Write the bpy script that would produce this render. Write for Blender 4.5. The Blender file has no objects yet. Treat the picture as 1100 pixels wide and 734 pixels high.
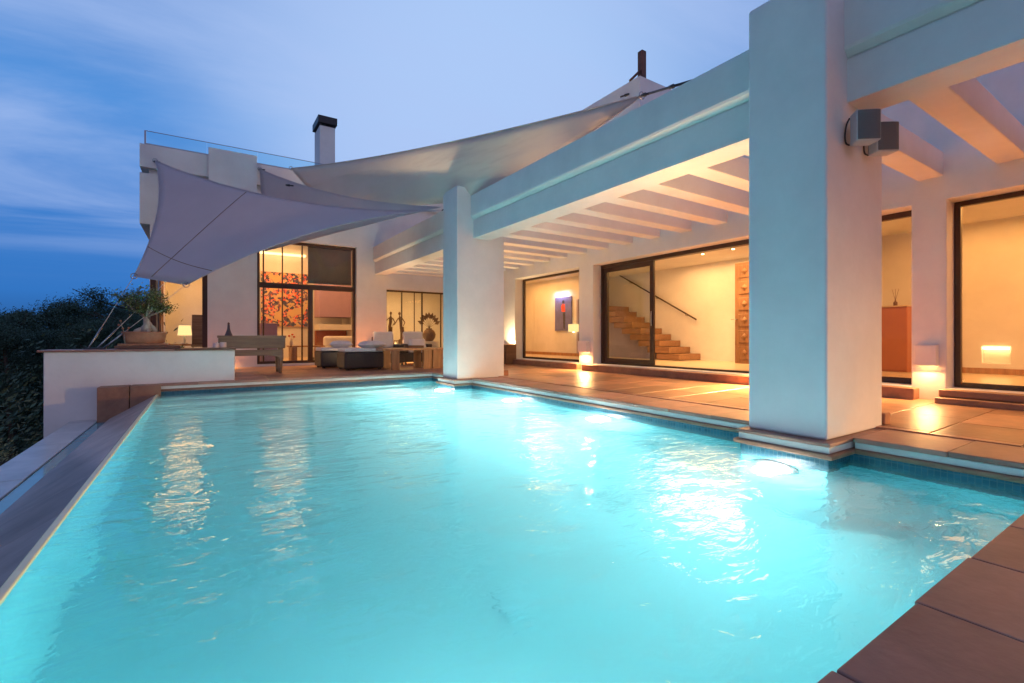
import bpy, bmesh, math, random
from mathutils import Vector, Matrix, Euler
R = math.radians
random.seed(7)
scn = bpy.context.scene
C = scn.collection

# ------------------------------------------------------------------ materials
def mat(name):
    m = bpy.data.materials.new(name); m.use_nodes = True
    nt = m.node_tree; nt.nodes.clear()
    out = nt.nodes.new('ShaderNodeOutputMaterial')
    return m, nt, out

def N(nt, t, **kw):
    n = nt.nodes.new(t)
    for k, v in kw.items():
        if k.startswith('i_'): n.inputs[k[2:].replace('_', ' ')].default_value = v
        else: setattr(n, k, v)
    return n

def plain(name, col, rough=.6, var=.12, scale=6.0, bump=.0, bscale=60.0, metal=0.0, island=0.0, stretch=(1, 1, 1), spec=.5):
    """Principled surface whose colour varies a little by noise (and by loose piece when island > 0)."""
    m, nt, out = mat(name); L = nt.links.new
    p = N(nt, 'ShaderNodeBsdfPrincipled'); p.inputs['Roughness'].default_value = rough
    p.inputs['Metallic'].default_value = metal; p.inputs['Specular IOR Level'].default_value = spec
    tc = N(nt, 'ShaderNodeTexCoord'); mp = N(nt, 'ShaderNodeMapping'); mp.inputs['Scale'].default_value = stretch
    L(tc.outputs['Object'], mp.inputs['Vector'])
    nz = N(nt, 'ShaderNodeTexNoise'); nz.inputs['Scale'].default_value = scale; nz.inputs['Detail'].default_value = 6
    nz.inputs['Roughness'].default_value = .65
    L(mp.outputs['Vector'], nz.inputs['Vector'])
    mr = N(nt, 'ShaderNodeMapRange'); mr.inputs['From Min'].default_value = .3; mr.inputs['From Max'].default_value = .7
    mr.inputs['To Min'].default_value = 1 - var; mr.inputs['To Max'].default_value = 1 + var
    L(nz.outputs['Fac'], mr.inputs['Value'])
    val = mr.outputs['Result']
    if island > 0:
        g = N(nt, 'ShaderNodeNewGeometry'); m2 = N(nt, 'ShaderNodeMapRange')
        m2.inputs['To Min'].default_value = 1 - island; m2.inputs['To Max'].default_value = 1 + island
        L(g.outputs['Random Per Island'], m2.inputs['Value'])
        mm = N(nt, 'ShaderNodeMath', operation='MULTIPLY'); L(val, mm.inputs[0]); L(m2.outputs['Result'], mm.inputs[1]); val = mm.outputs[0]
    vm = N(nt, 'ShaderNodeVectorMath', operation='SCALE'); vm.inputs[0].default_value = col
    L(val, vm.inputs['Scale']); L(vm.outputs['Vector'], p.inputs['Base Color'])
    if bump:
        n2 = N(nt, 'ShaderNodeTexNoise'); n2.inputs['Scale'].default_value = bscale; n2.inputs['Detail'].default_value = 5
        L(mp.outputs['Vector'], n2.inputs['Vector'])
        b = N(nt, 'ShaderNodeBump'); b.inputs['Strength'].default_value = bump; b.inputs['Distance'].default_value = .01
        L(n2.outputs['Fac'], b.inputs['Height']); L(b.outputs['Normal'], p.inputs['Normal'])
    L(p.outputs[0], out.inputs['Surface'])
    return m

def emit(name, col, s):
    m, nt, out = mat(name)
    e = N(nt, 'ShaderNodeEmission'); e.inputs['Color'].default_value = (*col, 1); e.inputs['Strength'].default_value = s
    nt.links.new(e.outputs[0], out.inputs['Surface']); return m

def fabric(name, col, trans=.35, weave=240, wrinkle=.15):
    m, nt, out = mat(name); L = nt.links.new
    d = N(nt, 'ShaderNodeBsdfDiffuse'); t = N(nt, 'ShaderNodeBsdfTranslucent'); mx = N(nt, 'ShaderNodeMixShader')
    tc = N(nt, 'ShaderNodeTexCoord'); nz = N(nt, 'ShaderNodeTexNoise'); nz.inputs['Scale'].default_value = 1.3; nz.inputs['Detail'].default_value = 5
    L(tc.outputs['Object'], nz.inputs['Vector'])
    mr = N(nt, 'ShaderNodeMapRange'); mr.inputs['From Min'].default_value = .3; mr.inputs['From Max'].default_value = .7
    mr.inputs['To Min'].default_value = .97; mr.inputs['To Max'].default_value = 1.03
    L(nz.outputs['Fac'], mr.inputs['Value'])
    vm = N(nt, 'ShaderNodeVectorMath', operation='SCALE'); vm.inputs[0].default_value = col; L(mr.outputs['Result'], vm.inputs['Scale'])
    L(vm.outputs['Vector'], d.inputs['Color']); L(vm.outputs['Vector'], t.inputs['Color'])
    n2 = N(nt, 'ShaderNodeTexNoise'); n2.inputs['Scale'].default_value = 2.2; n2.inputs['Detail'].default_value = 3
    mp = N(nt, 'ShaderNodeMapping'); mp.inputs['Scale'].default_value = (.3, .25, 1.3); L(tc.outputs['Object'], mp.inputs['Vector']); L(mp.outputs['Vector'], n2.inputs['Vector'])
    b = N(nt, 'ShaderNodeBump'); b.inputs['Strength'].default_value = wrinkle; b.inputs['Distance'].default_value = .25
    L(n2.outputs['Fac'], b.inputs['Height']); L(b.outputs['Normal'], d.inputs['Normal'])
    mx.inputs[0].default_value = trans
    L(d.outputs[0], mx.inputs[1]); L(t.outputs[0], mx.inputs[2]); L(mx.outputs[0], out.inputs['Surface']); return m

def glass_pane(name, tint=(.93, .95, .93), refl=1.0):
    m, nt, out = mat(name); L = nt.links.new
    t = N(nt, 'ShaderNodeBsdfTransparent'); t.inputs['Color'].default_value = (*tint, 1)
    g = N(nt, 'ShaderNodeBsdfGlossy'); g.inputs['Roughness'].default_value = .004
    lw = N(nt, 'ShaderNodeLayerWeight'); lw.inputs['Blend'].default_value = .5
    pw = N(nt, 'ShaderNodeMath', operation='POWER'); pw.inputs[1].default_value = 4.0; L(lw.outputs['Facing'], pw.inputs[0])
    ma = N(nt, 'ShaderNodeMath', operation='MULTIPLY_ADD'); ma.inputs[1].default_value = .9 * refl; ma.inputs[2].default_value = .018 * refl
    L(pw.outputs[0], ma.inputs[0])
    mx = N(nt, 'ShaderNodeMixShader'); L(ma.outputs[0], mx.inputs[0]); L(t.outputs[0], mx.inputs[1]); L(g.outputs[0], mx.inputs[2])
    L(mx.outputs[0], out.inputs['Surface']); return m

def water_mat(name, vol=0):
    m, nt, out = mat(name); L = nt.links.new
    g = N(nt, 'ShaderNodeBsdfGlass'); g.inputs['IOR'].default_value = 1.33; g.inputs['Roughness'].default_value = .055
    g.inputs['Color'].default_value = (.93, 1, 1, 1)
    tc = N(nt, 'ShaderNodeTexCoord')
    def layer(sc, st, rot, det):
        mp = N(nt, 'ShaderNodeMapping'); mp.inputs['Scale'].default_value = st; mp.inputs['Rotation'].default_value = (0, 0, rot)
        L(tc.outputs['Object'], mp.inputs['Vector'])
        n = N(nt, 'ShaderNodeTexNoise'); n.inputs['Scale'].default_value = sc; n.inputs['Detail'].default_value = det; n.inputs['Distortion'].default_value = .6
        n.inputs['Roughness'].default_value = .55
        L(mp.outputs['Vector'], n.inputs['Vector']); return n.outputs['Fac']
    a = layer(1.2, (1, 1, 1), R(20), 2); b = layer(6.5, (.7, 1.3, 1), R(-33), 3)
    ad = N(nt, 'ShaderNodeMath', operation='MULTIPLY_ADD'); ad.inputs[1].default_value = .32; L(b, ad.inputs[0]); L(a, ad.inputs[2])
    bp = N(nt, 'ShaderNodeBump'); bp.inputs['Strength'].default_value = 1.0; bp.inputs['Distance'].default_value = .035
    L(ad.outputs[0], bp.inputs['Height']); L(bp.outputs['Normal'], g.inputs['Normal'])
    L(g.outputs[0], out.inputs['Surface'])
    if vol:
        va = N(nt, 'ShaderNodeVolumeAbsorption'); va.inputs['Color'].default_value = (.35, .92, 1, 1); va.inputs['Density'].default_value = .10
        vs_ = N(nt, 'ShaderNodeVolumeScatter'); vs_.inputs['Color'].default_value = (1, 1, 1, 1); vs_.inputs['Density'].default_value = vol; vs_.inputs['Anisotropy'].default_value = .84
        av = N(nt, 'ShaderNodeAddShader'); L(va.outputs[0], av.inputs[0]); L(vs_.outputs[0], av.inputs[1]); L(av.outputs[0], out.inputs['Volume'])
    return m

def mosaic(name, col, grout, size, rough=.25):
    """small square tiles on a vertical face"""
    m, nt, out = mat(name); L = nt.links.new
    p = N(nt, 'ShaderNodeBsdfPrincipled'); p.inputs['Roughness'].default_value = rough
    tc = N(nt, 'ShaderNodeTexCoord'); sx = N(nt, 'ShaderNodeSeparateXYZ'); L(tc.outputs['Object'], sx.inputs[0])
    ad = N(nt, 'ShaderNodeMath', operation='ADD'); L(sx.outputs['X'], ad.inputs[0]); L(sx.outputs['Y'], ad.inputs[1])
    cb = N(nt, 'ShaderNodeCombineXYZ'); L(ad.outputs[0], cb.inputs['X']); L(sx.outputs['Z'], cb.inputs['Y'])
    br = N(nt, 'ShaderNodeTexBrick'); br.offset = 0; br.inputs['Scale'].default_value = 1
    br.inputs['Brick Width'].default_value = size; br.inputs['Row Height'].default_value = size; br.inputs['Mortar Size'].default_value = size * .06
    br.inputs['Color1'].default_value = (*[c * .75 for c in col], 1); br.inputs['Color2'].default_value = (*[c * 1.25 for c in col], 1); br.inputs['Mortar'].default_value = (*grout, 1)
    L(cb.outputs[0], br.inputs['Vector']); L(br.outputs['Color'], p.inputs['Base Color']); L(p.outputs[0], out.inputs['Surface']); return m

def painting_mat(name):
    """abstract blotches of coral, slate and rose on a sand ground"""
    m, nt, out = mat(name); L = nt.links.new
    p = N(nt, 'ShaderNodeBsdfPrincipled'); p.inputs['Roughness'].default_value = .7
    tc = N(nt, 'ShaderNodeTexCoord')
    n = N(nt, 'ShaderNodeTexNoise'); n.inputs['Scale'].default_value = 2.2; n.inputs['Detail'].default_value = 4; n.inputs['Distortion'].default_value = 1.2
    v = N(nt, 'ShaderNodeTexVoronoi'); v.inputs['Scale'].default_value = 15.0
    L(tc.outputs['Object'], n.inputs['Vector']); L(tc.outputs['Object'], v.inputs['Vector'])
    cr = N(nt, 'ShaderNodeValToRGB'); cr.color_ramp.interpolation = 'CONSTANT'
    els = [(0, (.05, .06, .12)), (.28, (.75, .12, .06)), (.42, (.12, .11, .17)), (.55, (.8, .28, .22)), (.68, (.62, .42, .2)), (.85, (.2, .1, .14))]
    cr.color_ramp.elements[0].color = (*els[0][1], 1); cr.color_ramp.elements[1].position = els[1][0]; cr.color_ramp.elements[1].color = (*els[1][1], 1)
    for q, c in els[2:]:
        e = cr.color_ramp.elements.new(q); e.color = (*c, 1)
    sp = N(nt, 'ShaderNodeSeparateColor'); L(v.outputs['Color'], sp.inputs[0]); L(sp.outputs[0], cr.inputs[0])
    st = N(nt, 'ShaderNodeMath', operation='GREATER_THAN'); st.inputs[1].default_value = .44; L(n.outputs['Fac'], st.inputs[0])
    mx = N(nt, 'ShaderNodeMix', data_type='RGBA'); L(st.outputs[0], mx.inputs[0]); mx.inputs[6].default_value = (.62, .42, .2, 1); L(cr.outputs[0], mx.inputs[7])
    L(mx.outputs[2], p.inputs['Base Color']); L(p.outputs[0], out.inputs['Surface']); return m

M = {
 'plaster': plain('plaster', (.70, .685, .66), .85, .10, .9, .28, 14),
 'plaster_in': plain('interior_plaster', (.74, .70, .62), .8, .03, 1.2, .05, 30),
 'terracotta': plain('terracotta_paving', (.36, .175, .10), .38, .3, 2.6, .3, 16, island=.36),
 'coping': plain('terracotta_coping', (.34, .175, .125), .5, .26, 2.4, .14, 26, island=.3),
 'joint': plain('dark_joint', (.035, .025, .02), .9),
 'rim': plain('white_coping_band', (.62, .62, .58), .6, .08, 4),
 'stone': plain('grey_wet_stone', (.52, .49, .47), .32, .22, 2.2, .25, 14, island=.14, stretch=(1, 1, 1)),
 'weir': plain('wet_weir_slab', (.42, .35, .32), .22, .2, 2.4, .12, 12, island=.12),
 'brownstone': plain('brown_stone_block', (.26, .13, .075), .5, .3, 3.6, .3, 18),
 'frame': plain('dark_bronze_frame', (.045, .022, .013), .35, .1, 20),
 'pane': glass_pane('clear_window_glass'),
 'balus': glass_pane('balustrade_glass', (.80, .93, .97), .6),
 'water': water_mat('rippled_pool_water', .36), 'channel': plain('channel_water', (.07, .33, .38), .06, .2, 2.5, .06, 5),
 'liner': plain('turquoise_pool_plaster', (.11, .60, .66), .7, .07, 1.3, .1, 8),
 'liner_step': plain('pale_pool_step', (.42, .74, .72), .7, .07, 2.0),
 'mosaic': mosaic('blue_mosaic', (.025, .10, .15), (.08, .15, .18), .036),
 'sail': fabric('grey_sail_cloth', (.62, .59, .62), .42, wrinkle=.1),
 'sail_sand': fabric('sand_sail_cloth', (.76, .71, .64), .48, wrinkle=.5),
 'rope': plain('white_rope', (.55, .53, .5), .8),
 'steel': plain('steel_fitting', (.35, .36, .38), .35, metal=.9),
 'black': plain('black_metal', (.02, .02, .022), .45),
 'oldwood': plain('weathered_wood', (.19, .145, .105), .7, .4, 5, .5, 20, stretch=(.25, 3, 3), island=.15),
 'darkwood': plain('dark_wood_slab', (.13, .065, .04), .5, .3, 5, .2, 20, stretch=(.3, 3, 3)),
 'warmwood': plain('oiled_wood', (.36, .18, .08), .4, .35, 5, .15, 20, stretch=(3, 3, .3), island=.15),
 'treadwood': plain('stair_tread_wood', (.31, .165, .085), .4, .25, 6, .1, 20, stretch=(4, .4, 4), island=.2),
 'doorwood': plain('carved_door_wood', (.25, .125, .06), .45, .3, 7, .2, 25, stretch=(3, 3, .4)),
 'rattan': plain('dark_rattan', (.035, .025, .02), .55, .35, 60, .8, 90),
 'cushion': plain('off_white_cushion', (.66, .63, .60), .9, .06, 8, .2, 160),
 'clay': plain('clay_pot', (.34, .145, .075), .7, .25, 8, .25, 40),
 'bark': plain('pale_bark', (.34, .29, .24), .8, .3, 14, .5, 40),
 'bonsai_leaf': plain('bonsai_leaf', (.10, .13, .04), .5, .3, 3, island=.5),
 'pine_leaf': plain('pine_needles', (.026, .070, .045), .7, .3, 2, island=.5),
 'oak_leaf': plain('oak_leaves', (.034, .080, .050), .7, .3, 2, island=.5),
 'shrub_leaf': plain('olive_shrub_leaves', (.26, .25, .10), .6, .3, 3, island=.5),
 'trunk': plain('dark_trunk', (.07, .05, .04), .9, .3, 5),
 'soil': plain('dry_soil', (.08, .065, .045), .95, .3, 2, .4, 8),
 'tilefloor': plain('cream_floor_tile', (.60, .48, .34), .3, .08, 3),
 'speaker': plain('grey_speaker_shell', (.48, .47, .47), .5, .05, 20),
 'grille': plain('speaker_grille', (.11, .105, .105), .6, .1, 200, .4, 300),
 'bulb': emit('warm_lamp_glow', (1, .62, .25), 14),
 'shade': emit('lit_lamp_shade', (1, .66, .27), 1.6),
 'cove': emit('cove_light_strip', (1, .55, .22), 4.5),
 'poolglow': emit('pool_lamp_lens', (1, .96, .88), 5),
 'candle': plain('wax_candle', (.72, .55, .48), .5),
 'mauve': plain('mauve_plaster', (.40, .27, .40), .8, .05, 3),
 'painting': painting_mat('abstract_painting'),
 'blue': plain('violet_blue_canvas', (.12, .13, .34), .7, .25, 3),
 'red': plain('red_paint', (.65, .06, .03), .7),
 'ink': plain('dark_paint', (.03, .03, .05), .7),
 'blind': plain('brown_blind_cloth', (.22, .145, .10), .8, .2, 1.3),
 'redlacquer': plain('coral_lacquer', (.42, .16, .095), .4, .04, 3),
 'bronze': plain('dark_carved_wood', (.17, .095, .06), .5, .3, 20, .4, 40),
 'rust': plain('rusty_brown_metal', (.14, .06, .04), .7, .3, 10),
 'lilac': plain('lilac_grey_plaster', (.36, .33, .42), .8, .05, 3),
}

# ------------------------------------------------------------------ mesh helpers
class MB:
    def __init__(s): s.v = []; s.f = []; s.smooth = []
    def add(s, vs, fs, sm=False):
        o = len(s.v); s.v += [tuple(v) for v in vs]; s.f += [tuple(i + o for i in f) for f in fs]; s.smooth += [sm] * len(fs); return s
    def box(s, x0, x1, y0, y1, z0, z1, rot=0, piv=None):
        vs = [Vector(p) for p in ((x0,y0,z0),(x1,y0,z0),(x1,y1,z0),(x0,y1,z0),(x0,y0,z1),(x1,y0,z1),(x1,y1,z1),(x0,y1,z1))]
        if rot:
            pv = Vector(piv) if piv else Vector(((x0+x1)/2, (y0+y1)/2, (z0+z1)/2)); m = Matrix.Rotation(rot, 3, 'Z'); vs = [m @ (q - pv) + pv for q in vs]
        return s.add(vs, [(0,3,2,1),(4,5,6,7),(0,1,5,4),(1,2,6,5),(2,3,7,6),(3,0,4,7)])
    def xbox(s, mtx, a, b):
        vs = [mtx @ Vector(p) for p in ((a[0],a[1],a[2]),(b[0],a[1],a[2]),(b[0],b[1],a[2]),(a[0],b[1],a[2]),(a[0],a[1],b[2]),(b[0],a[1],b[2]),(b[0],b[1],b[2]),(a[0],b[1],b[2]))]
        return s.add(vs, [(0,3,2,1),(4,5,6,7),(0,1,5,4),(1,2,6,5),(2,3,7,6),(3,0,4,7)])
    def prism(s, poly, axis, lo, hi):
        """poly in the plane across axis ('x': y,z; 'y': x,z; 'z': x,y)"""
        n = len(poly)
        def pt(p, t): return (t, p[0], p[1]) if axis == 'x' else (p[0], t, p[1]) if axis == 'y' else (p[0], p[1], t)
        vs = [pt(p, lo) for p in poly] + [pt(p, hi) for p in poly]
        return s.add(vs, [tuple(range(n))[::-1], tuple(range(n, 2*n))] + [(i, (i+1) % n, n+(i+1) % n, n+i) for i in range(n)])
    def tube(s, pts, rad, n=8, cap=True):
        pts = [Vector(p) for p in pts]; rad = rad if isinstance(rad, (list, tuple)) else [rad]*len(pts)
        vs = []; prev = None
        for i, p in enumerate(pts):
            d = (pts[min(i+1, len(pts)-1)] - pts[max(i-1, 0)]).normalized()
            if prev is None:
                u = d.cross(Vector((0, 0, 1)) if abs(d.z) < .9 else Vector((1, 0, 0))).normalized()
            else:
                u = (prev - d * prev.dot(d)).normalized()
            prev = u; w = d.cross(u)
            for k in range(n):
                a = 2*math.pi*k/n; vs.append(p + (u*math.cos(a) + w*math.sin(a))*rad[i])
        fs = [(i*n+k, i*n+(k+1) % n, (i+1)*n+(k+1) % n, (i+1)*n+k) for i in range(len(pts)-1) for k in range(n)]
        if cap: fs += [tuple(range(n))[::-1], tuple((len(pts)-1)*n+k for k in range(n))]
        return s.add(vs, fs, True)
    def lathe(s, prof, c, n=20, sx=1, sy=1):
        vs = [(c[0]+r*sx*math.cos(2*math.pi*k/n), c[1]+r*sy*math.sin(2*math.pi*k/n), c[2]+z) for r, z in prof for k in range(n)]
        fs = [(i*n+k, i*n+(k+1) % n, (i+1)*n+(k+1) % n, (i+1)*n+k) for i in range(len(prof)-1) for k in range(n)]
        fs += [tuple(range(n))[::-1], tuple((len(prof)-1)*n+k for k in range(n))]
        return s.add(vs, fs, True)
    def build(s, name, m, parent=None, bevel=0, seg=2, sub=0, origin=None):
        me = bpy.data.meshes.new(name)
        o0 = Vector(origin) if origin else Vector((0, 0, 0))
        me.from_pydata([tuple(Vector(v) - o0) for v in s.v], [], s.f); me.polygons.foreach_set('use_smooth', s.smooth); me.update()
        me.materials.append(m if not isinstance(m, str) else M[m])
        o = bpy.data.objects.new(name, me); C.objects.link(o)
        if parent: o.parent = parent; o.matrix_parent_inverse = Matrix.Translation(-parent.location) if False else Matrix()
        if parent:
            # meshes are written in the thing's own space
            pass
        if origin: o.location = o0
        if bevel:
            b = o.modifiers.new('bevel', 'BEVEL'); b.width = bevel; b.segments = seg; b.limit_method = 'ANGLE'; b.angle_limit = R(40)
        if sub:
            u = o.modifiers.new('sub', 'SUBSURF'); u.levels = sub; u.render_levels = sub
        return o

def smooth(pts, n=6):
    pts = [Vector(p) for p in pts]; q = [pts[0]*2-pts[1]] + pts + [pts[-1]*2-pts[-2]]; out = []
    for i in range(1, len(q)-2):
        for k in range(n):
            t = k/n; out.append(.5*((2*q[i]) + (q[i+1]-q[i-1])*t + (2*q[i-1]-5*q[i]+4*q[i+1]-q[i+2])*t*t + (3*q[i]-q[i-1]-3*q[i+1]+q[i+2])*t**3))
    return out + [pts[-1]]

def solid(ops):
    """axis-aligned solid from (+/-, x0,x1,y0,y1,z0,z1) steps: only its outer skin is made"""
    ax = [sorted({round(v, 5) for o in ops for v in (o[1+2*k], o[2+2*k])}) for k in range(3)]
    nx, ny, nz = [len(a)-1 for a in ax]
    occ = [[[False]*nz for _ in range(ny)] for _ in range(nx)]
    for i in range(nx):
        cx = (ax[0][i]+ax[0][i+1])/2
        for j in range(ny):
            cy = (ax[1][j]+ax[1][j+1])/2
            for k in range(nz):
                cz = (ax[2][k]+ax[2][k+1])/2; st = False
                for o in ops:
                    if o[1] < cx < o[2] and o[3] < cy < o[4] and o[5] < cz < o[6]: st = (o[0] == '+')
                occ[i][j][k] = st
    mb = MB(); idx = {}
    def vid(i, j, k):
        if (i, j, k) not in idx: idx[(i, j, k)] = len(mb.v); mb.v.append((ax[0][i], ax[1][j], ax[2][k]))
        return idx[(i, j, k)]
    def get(i, j, k): return 0 <= i < nx and 0 <= j < ny and 0 <= k < nz and occ[i][j][k]
    for i in range(nx):
        for j in range(ny):
            for k in range(nz):
                if not occ[i][j][k]: continue
                for d, q in (((-1,0,0),((0,0,0),(0,0,1),(0,1,1),(0,1,0))),((1,0,0),((1,0,0),(1,1,0),(1,1,1),(1,0,1))),
                             ((0,-1,0),((0,0,0),(1,0,0),(1,0,1),(0,0,1))),((0,1,0),((0,1,0),(0,1,1),(1,1,1),(1,1,0))),
                             ((0,0,-1),((0,0,0),(0,1,0),(1,1,0),(1,0,0))),((0,0,1),((0,0,1),(1,0,1),(1,1,1),(0,1,1)))):
                    if not get(i+d[0], j+d[1], k+d[2]):
                        mb.f.append(tuple(vid(i+a, j+b, k+c) for a, b, c in q)); mb.smooth.append(False)
    return mb

def tag(o, label, cat, group=None, kind=None):
    if label: o['label'] = label
    if cat: o['category'] = cat
    if group: o['group'] = group
    if kind: o['kind'] = kind
    return o

def thing(name, label, cat, loc=(0, 0, 0), rz=0, group=None, sc=1):
    o = bpy.data.objects.new(name, None); C.objects.link(o); o.empty_display_size = .2
    o.location = loc; o.rotation_euler = (0, 0, rz); o.scale = (sc, sc, sc)
    return tag(o, label, cat, group)

def copy_tree(o, parent=None):
    c = o.copy(); C.objects.link(c)
    if parent: c.parent = parent
    for ch in [x for x in bpy.data.objects if x.parent == o]: copy_tree(ch, c)
    return c

def structure(o): o['kind'] = 'structure'; return o

# ------------------------------------------------------------------ camera
cam = bpy.data.cameras.new('camera'); co = bpy.data.objects.new('camera', cam); C.objects.link(co)
co.location = (0, 0, .82); co.rotation_euler = (R(90), 0, R(-33.2))
cam.sensor_width = 36; cam.lens = 508/1100*36; cam.shift_y = -5/1100; cam.clip_end = 8000; cam.clip_start = .05
scn.camera = co

# ------------------------------------------------------------------ terrain and sky
def ground_h(x, y):
    d = max(0, -x - 2.0)
    e = max(0, y - 21)
    return -2.1 - min(d * .28, 4.2) - min(e * .12, 3.2)
g = MB()
xs = [-3000, -800, -300, -150] + list(range(-100, -20, 10)) + [-18, -14, -11, -8, -6, -4, -2.2, 0, 6, 12, 20, 40, 100, 400, 3000]
ys = [-3000, -500, -100, -40, -20, -10, -4, 0, 4, 8, 12, 16, 20, 24, 30, 36, 44, 55, 70, 90, 130, 200, 500, 3000]
for x in xs:
    for y in ys: g.v.append((x, y, ground_h(x, y) + (random.uniform(-.2, .2) if -100 < x < -4 else 0)))
for i in range(len(xs)-1):
    for j in range(len(ys)-1):
        a = i*len(ys)+j; g.f.append((a, a+len(ys), a+len(ys)+1, a+1)); g.smooth.append(True)
structure(g.build('ground', 'soil'))

world = bpy.data.worlds.new('World'); scn.world = world; world.use_nodes = True
nt = world.node_tree; nt.nodes.clear(); L = nt.links.new
wo = N(nt, 'ShaderNodeOutputWorld')
tc = N(nt, 'ShaderNodeTexCoord'); sep = N(nt, 'ShaderNodeSeparateXYZ'); L(tc.outputs['Generated'], sep.inputs[0])
ramp = N(nt, 'ShaderNodeValToRGB'); cr = ramp.color_ramp
stops = [(0.0, (.02, .085, .27)), (.07, (.034, .18, .55)), (.20, (.05, .215, .62)), (.36, (.085, .285, .71)), (.58, (.09, .24, .60)), (.8, (.09, .16, .43)), (1, (.09, .13, .38))]
cr.elements[0].color = (*stops[0][1], 1); cr.elements[1].position = 1; cr.elements[1].color = (*stops[-1][1], 1)
for q, c in stops[1:-1]:
    e = cr.elements.new(q); e.color = (*c, 1)
L(sep.outputs['Z'], ramp.inputs[0])
# brightest towards the afterglow over the house, darker away from it
dt = N(nt, 'ShaderNodeVectorMath', operation='DOT_PRODUCT'); L(tc.outputs['Generated'], dt.inputs[0]); dt.inputs[1].default_value = Vector((.45, .79, .42)).normalized()
az = N(nt, 'ShaderNodeMapRange', interpolation_type='SMOOTHSTEP'); az.inputs['From Min'].default_value = -.5; az.inputs['From Max'].default_value = .75
az.inputs['To Min'].default_value = .6; az.inputs['To Max'].default_value = 1.0; L(dt.outputs['Value'], az.inputs['Value'])
pf = N(nt, 'ShaderNodeMapRange', interpolation_type='SMOOTHSTEP'); pf.inputs['From Min'].default_value = .83; pf.inputs['From Max'].default_value = 1.0; pf.inputs['To Max'].default_value = .95
L(dt.outputs['Value'], pf.inputs['Value'])
pl_ = N(nt, 'ShaderNodeMix', data_type='RGBA'); L(pf.outputs['Result'], pl_.inputs[0]); L(ramp.outputs[0], pl_.inputs[6]); pl_.inputs[7].default_value = (.43, .61, .95, 1)
sc1 = N(nt, 'ShaderNodeVectorMath', operation='SCALE'); L(pl_.outputs[2], sc1.inputs[0]); L(az.outputs['Result'], sc1.inputs['Scale'])
# streaked cloud: noise in the plane of a cloud deck
zc = N(nt, 'ShaderNodeMath', operation='MAXIMUM'); L(sep.outputs['Z'], zc.inputs[0]); zc.inputs[1].default_value = .0
za = N(nt, 'ShaderNodeMath', operation='ADD'); L(zc.outputs[0], za.inputs[0]); za.inputs[1].default_value = .16
dx = N(nt, 'ShaderNodeMath', operation='DIVIDE'); L(sep.outputs['X'], dx.inputs[0]); L(za.outputs[0], dx.inputs[1])
dy = N(nt, 'ShaderNodeMath', operation='DIVIDE'); L(sep.outputs['Y'], dy.inputs[0]); L(za.outputs[0], dy.inputs[1])
cv = N(nt, 'ShaderNodeCombineXYZ'); L(dx.outputs[0], cv.inputs[0]); L(dy.outputs[0], cv.inputs[1])
mp = N(nt, 'ShaderNodeMapping'); mp.inputs['Rotation'].default_value = (0, 0, R(52)); mp.inputs['Scale'].default_value = (.55, 1.5, 1); mp.inputs['Location'].default_value = (3.1, 1.3, 0)
L(cv.outputs[0], mp.inputs['Vector'])
cn = N(nt, 'ShaderNodeTexNoise'); cn.inputs['Scale'].default_value = .95; cn.inputs['Detail'].default_value = 8; cn.inputs['Roughness'].default_value = .58; cn.inputs['Distortion'].default_value = .5
L(mp.outputs['Vector'], cn.inputs['Vector'])
cm = N(nt, 'ShaderNodeMapRange', interpolation_type='SMOOTHSTEP'); cm.inputs['From Min'].default_value = .36; cm.inputs['From Max'].default_value = .70; cm.inputs['To Max'].default_value = .68
L(cn.outputs['Fac'], cm.inputs['Value'])
cc = N(nt, 'ShaderNodeVectorMath', operation='SCALE'); cc.inputs[0].default_value = (.42, .56, .90); L(az.outputs['Result'], cc.inputs['Scale'])
lo = N(nt, 'ShaderNodeMapRange', interpolation_type='SMOOTHSTEP'); lo.inputs['From Min'].default_value = .07; lo.inputs['From Max'].default_value = .24; L(sep.outputs['Z'], lo.inputs['Value'])
lm_ = N(nt, 'ShaderNodeMath', operation='MULTIPLY'); L(cm.outputs['Result'], lm_.inputs[0]); L(lo.outputs['Result'], lm_.inputs[1])
mx = N(nt, 'ShaderNodeMix', data_type='RGBA'); L(lm_.outputs[0], mx.inputs[0]); L(sc1.outputs[0], mx.inputs[6]); L(cc.outputs[0], mx.inputs[7])
# pink afterglow low behind the camera
pk = N(nt, 'ShaderNodeVectorMath', operation='DOT_PRODUCT'); L(tc.outputs['Generated'], pk.inputs[0]); pk.inputs[1].default_value = Vector((.25, -1, .12)).normalized()
pm = N(nt, 'ShaderNodeMapRange', interpolation_type='SMOOTHSTEP'); pm.inputs['From Min'].default_value = .55; pm.inputs['From Max'].default_value = 1.0; pm.inputs['To Max'].default_value = 1.0
L(pk.outputs['Value'], pm.inputs['Value'])
pc = N(nt, 'ShaderNodeVectorMath', operation='SCALE'); pc.inputs[0].default_value = (.20, .09, .08); L(pm.outputs['Result'], pc.inputs['Scale'])
ad = N(nt, 'ShaderNodeVectorMath', operation='ADD'); L(mx.outputs[2], ad.inputs[0]); L(pc.outputs[0], ad.inputs[1])
bg = N(nt, 'ShaderNodeBackground'); bg.inputs['Strength'].default_value = 1.0; L(ad.outputs[0], bg.inputs['Color'])
sky = N(nt, 'ShaderNodeTexSky', sky_type='NISHITA'); sky.sun_disc = False; sky.sun_elevation = R(-4); sky.sun_rotation = R(170)
bg2 = N(nt, 'ShaderNodeBackground'); bg2.inputs['Strength'].default_value = .05; L(sky.outputs[0], bg2.inputs['Color'])
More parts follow.
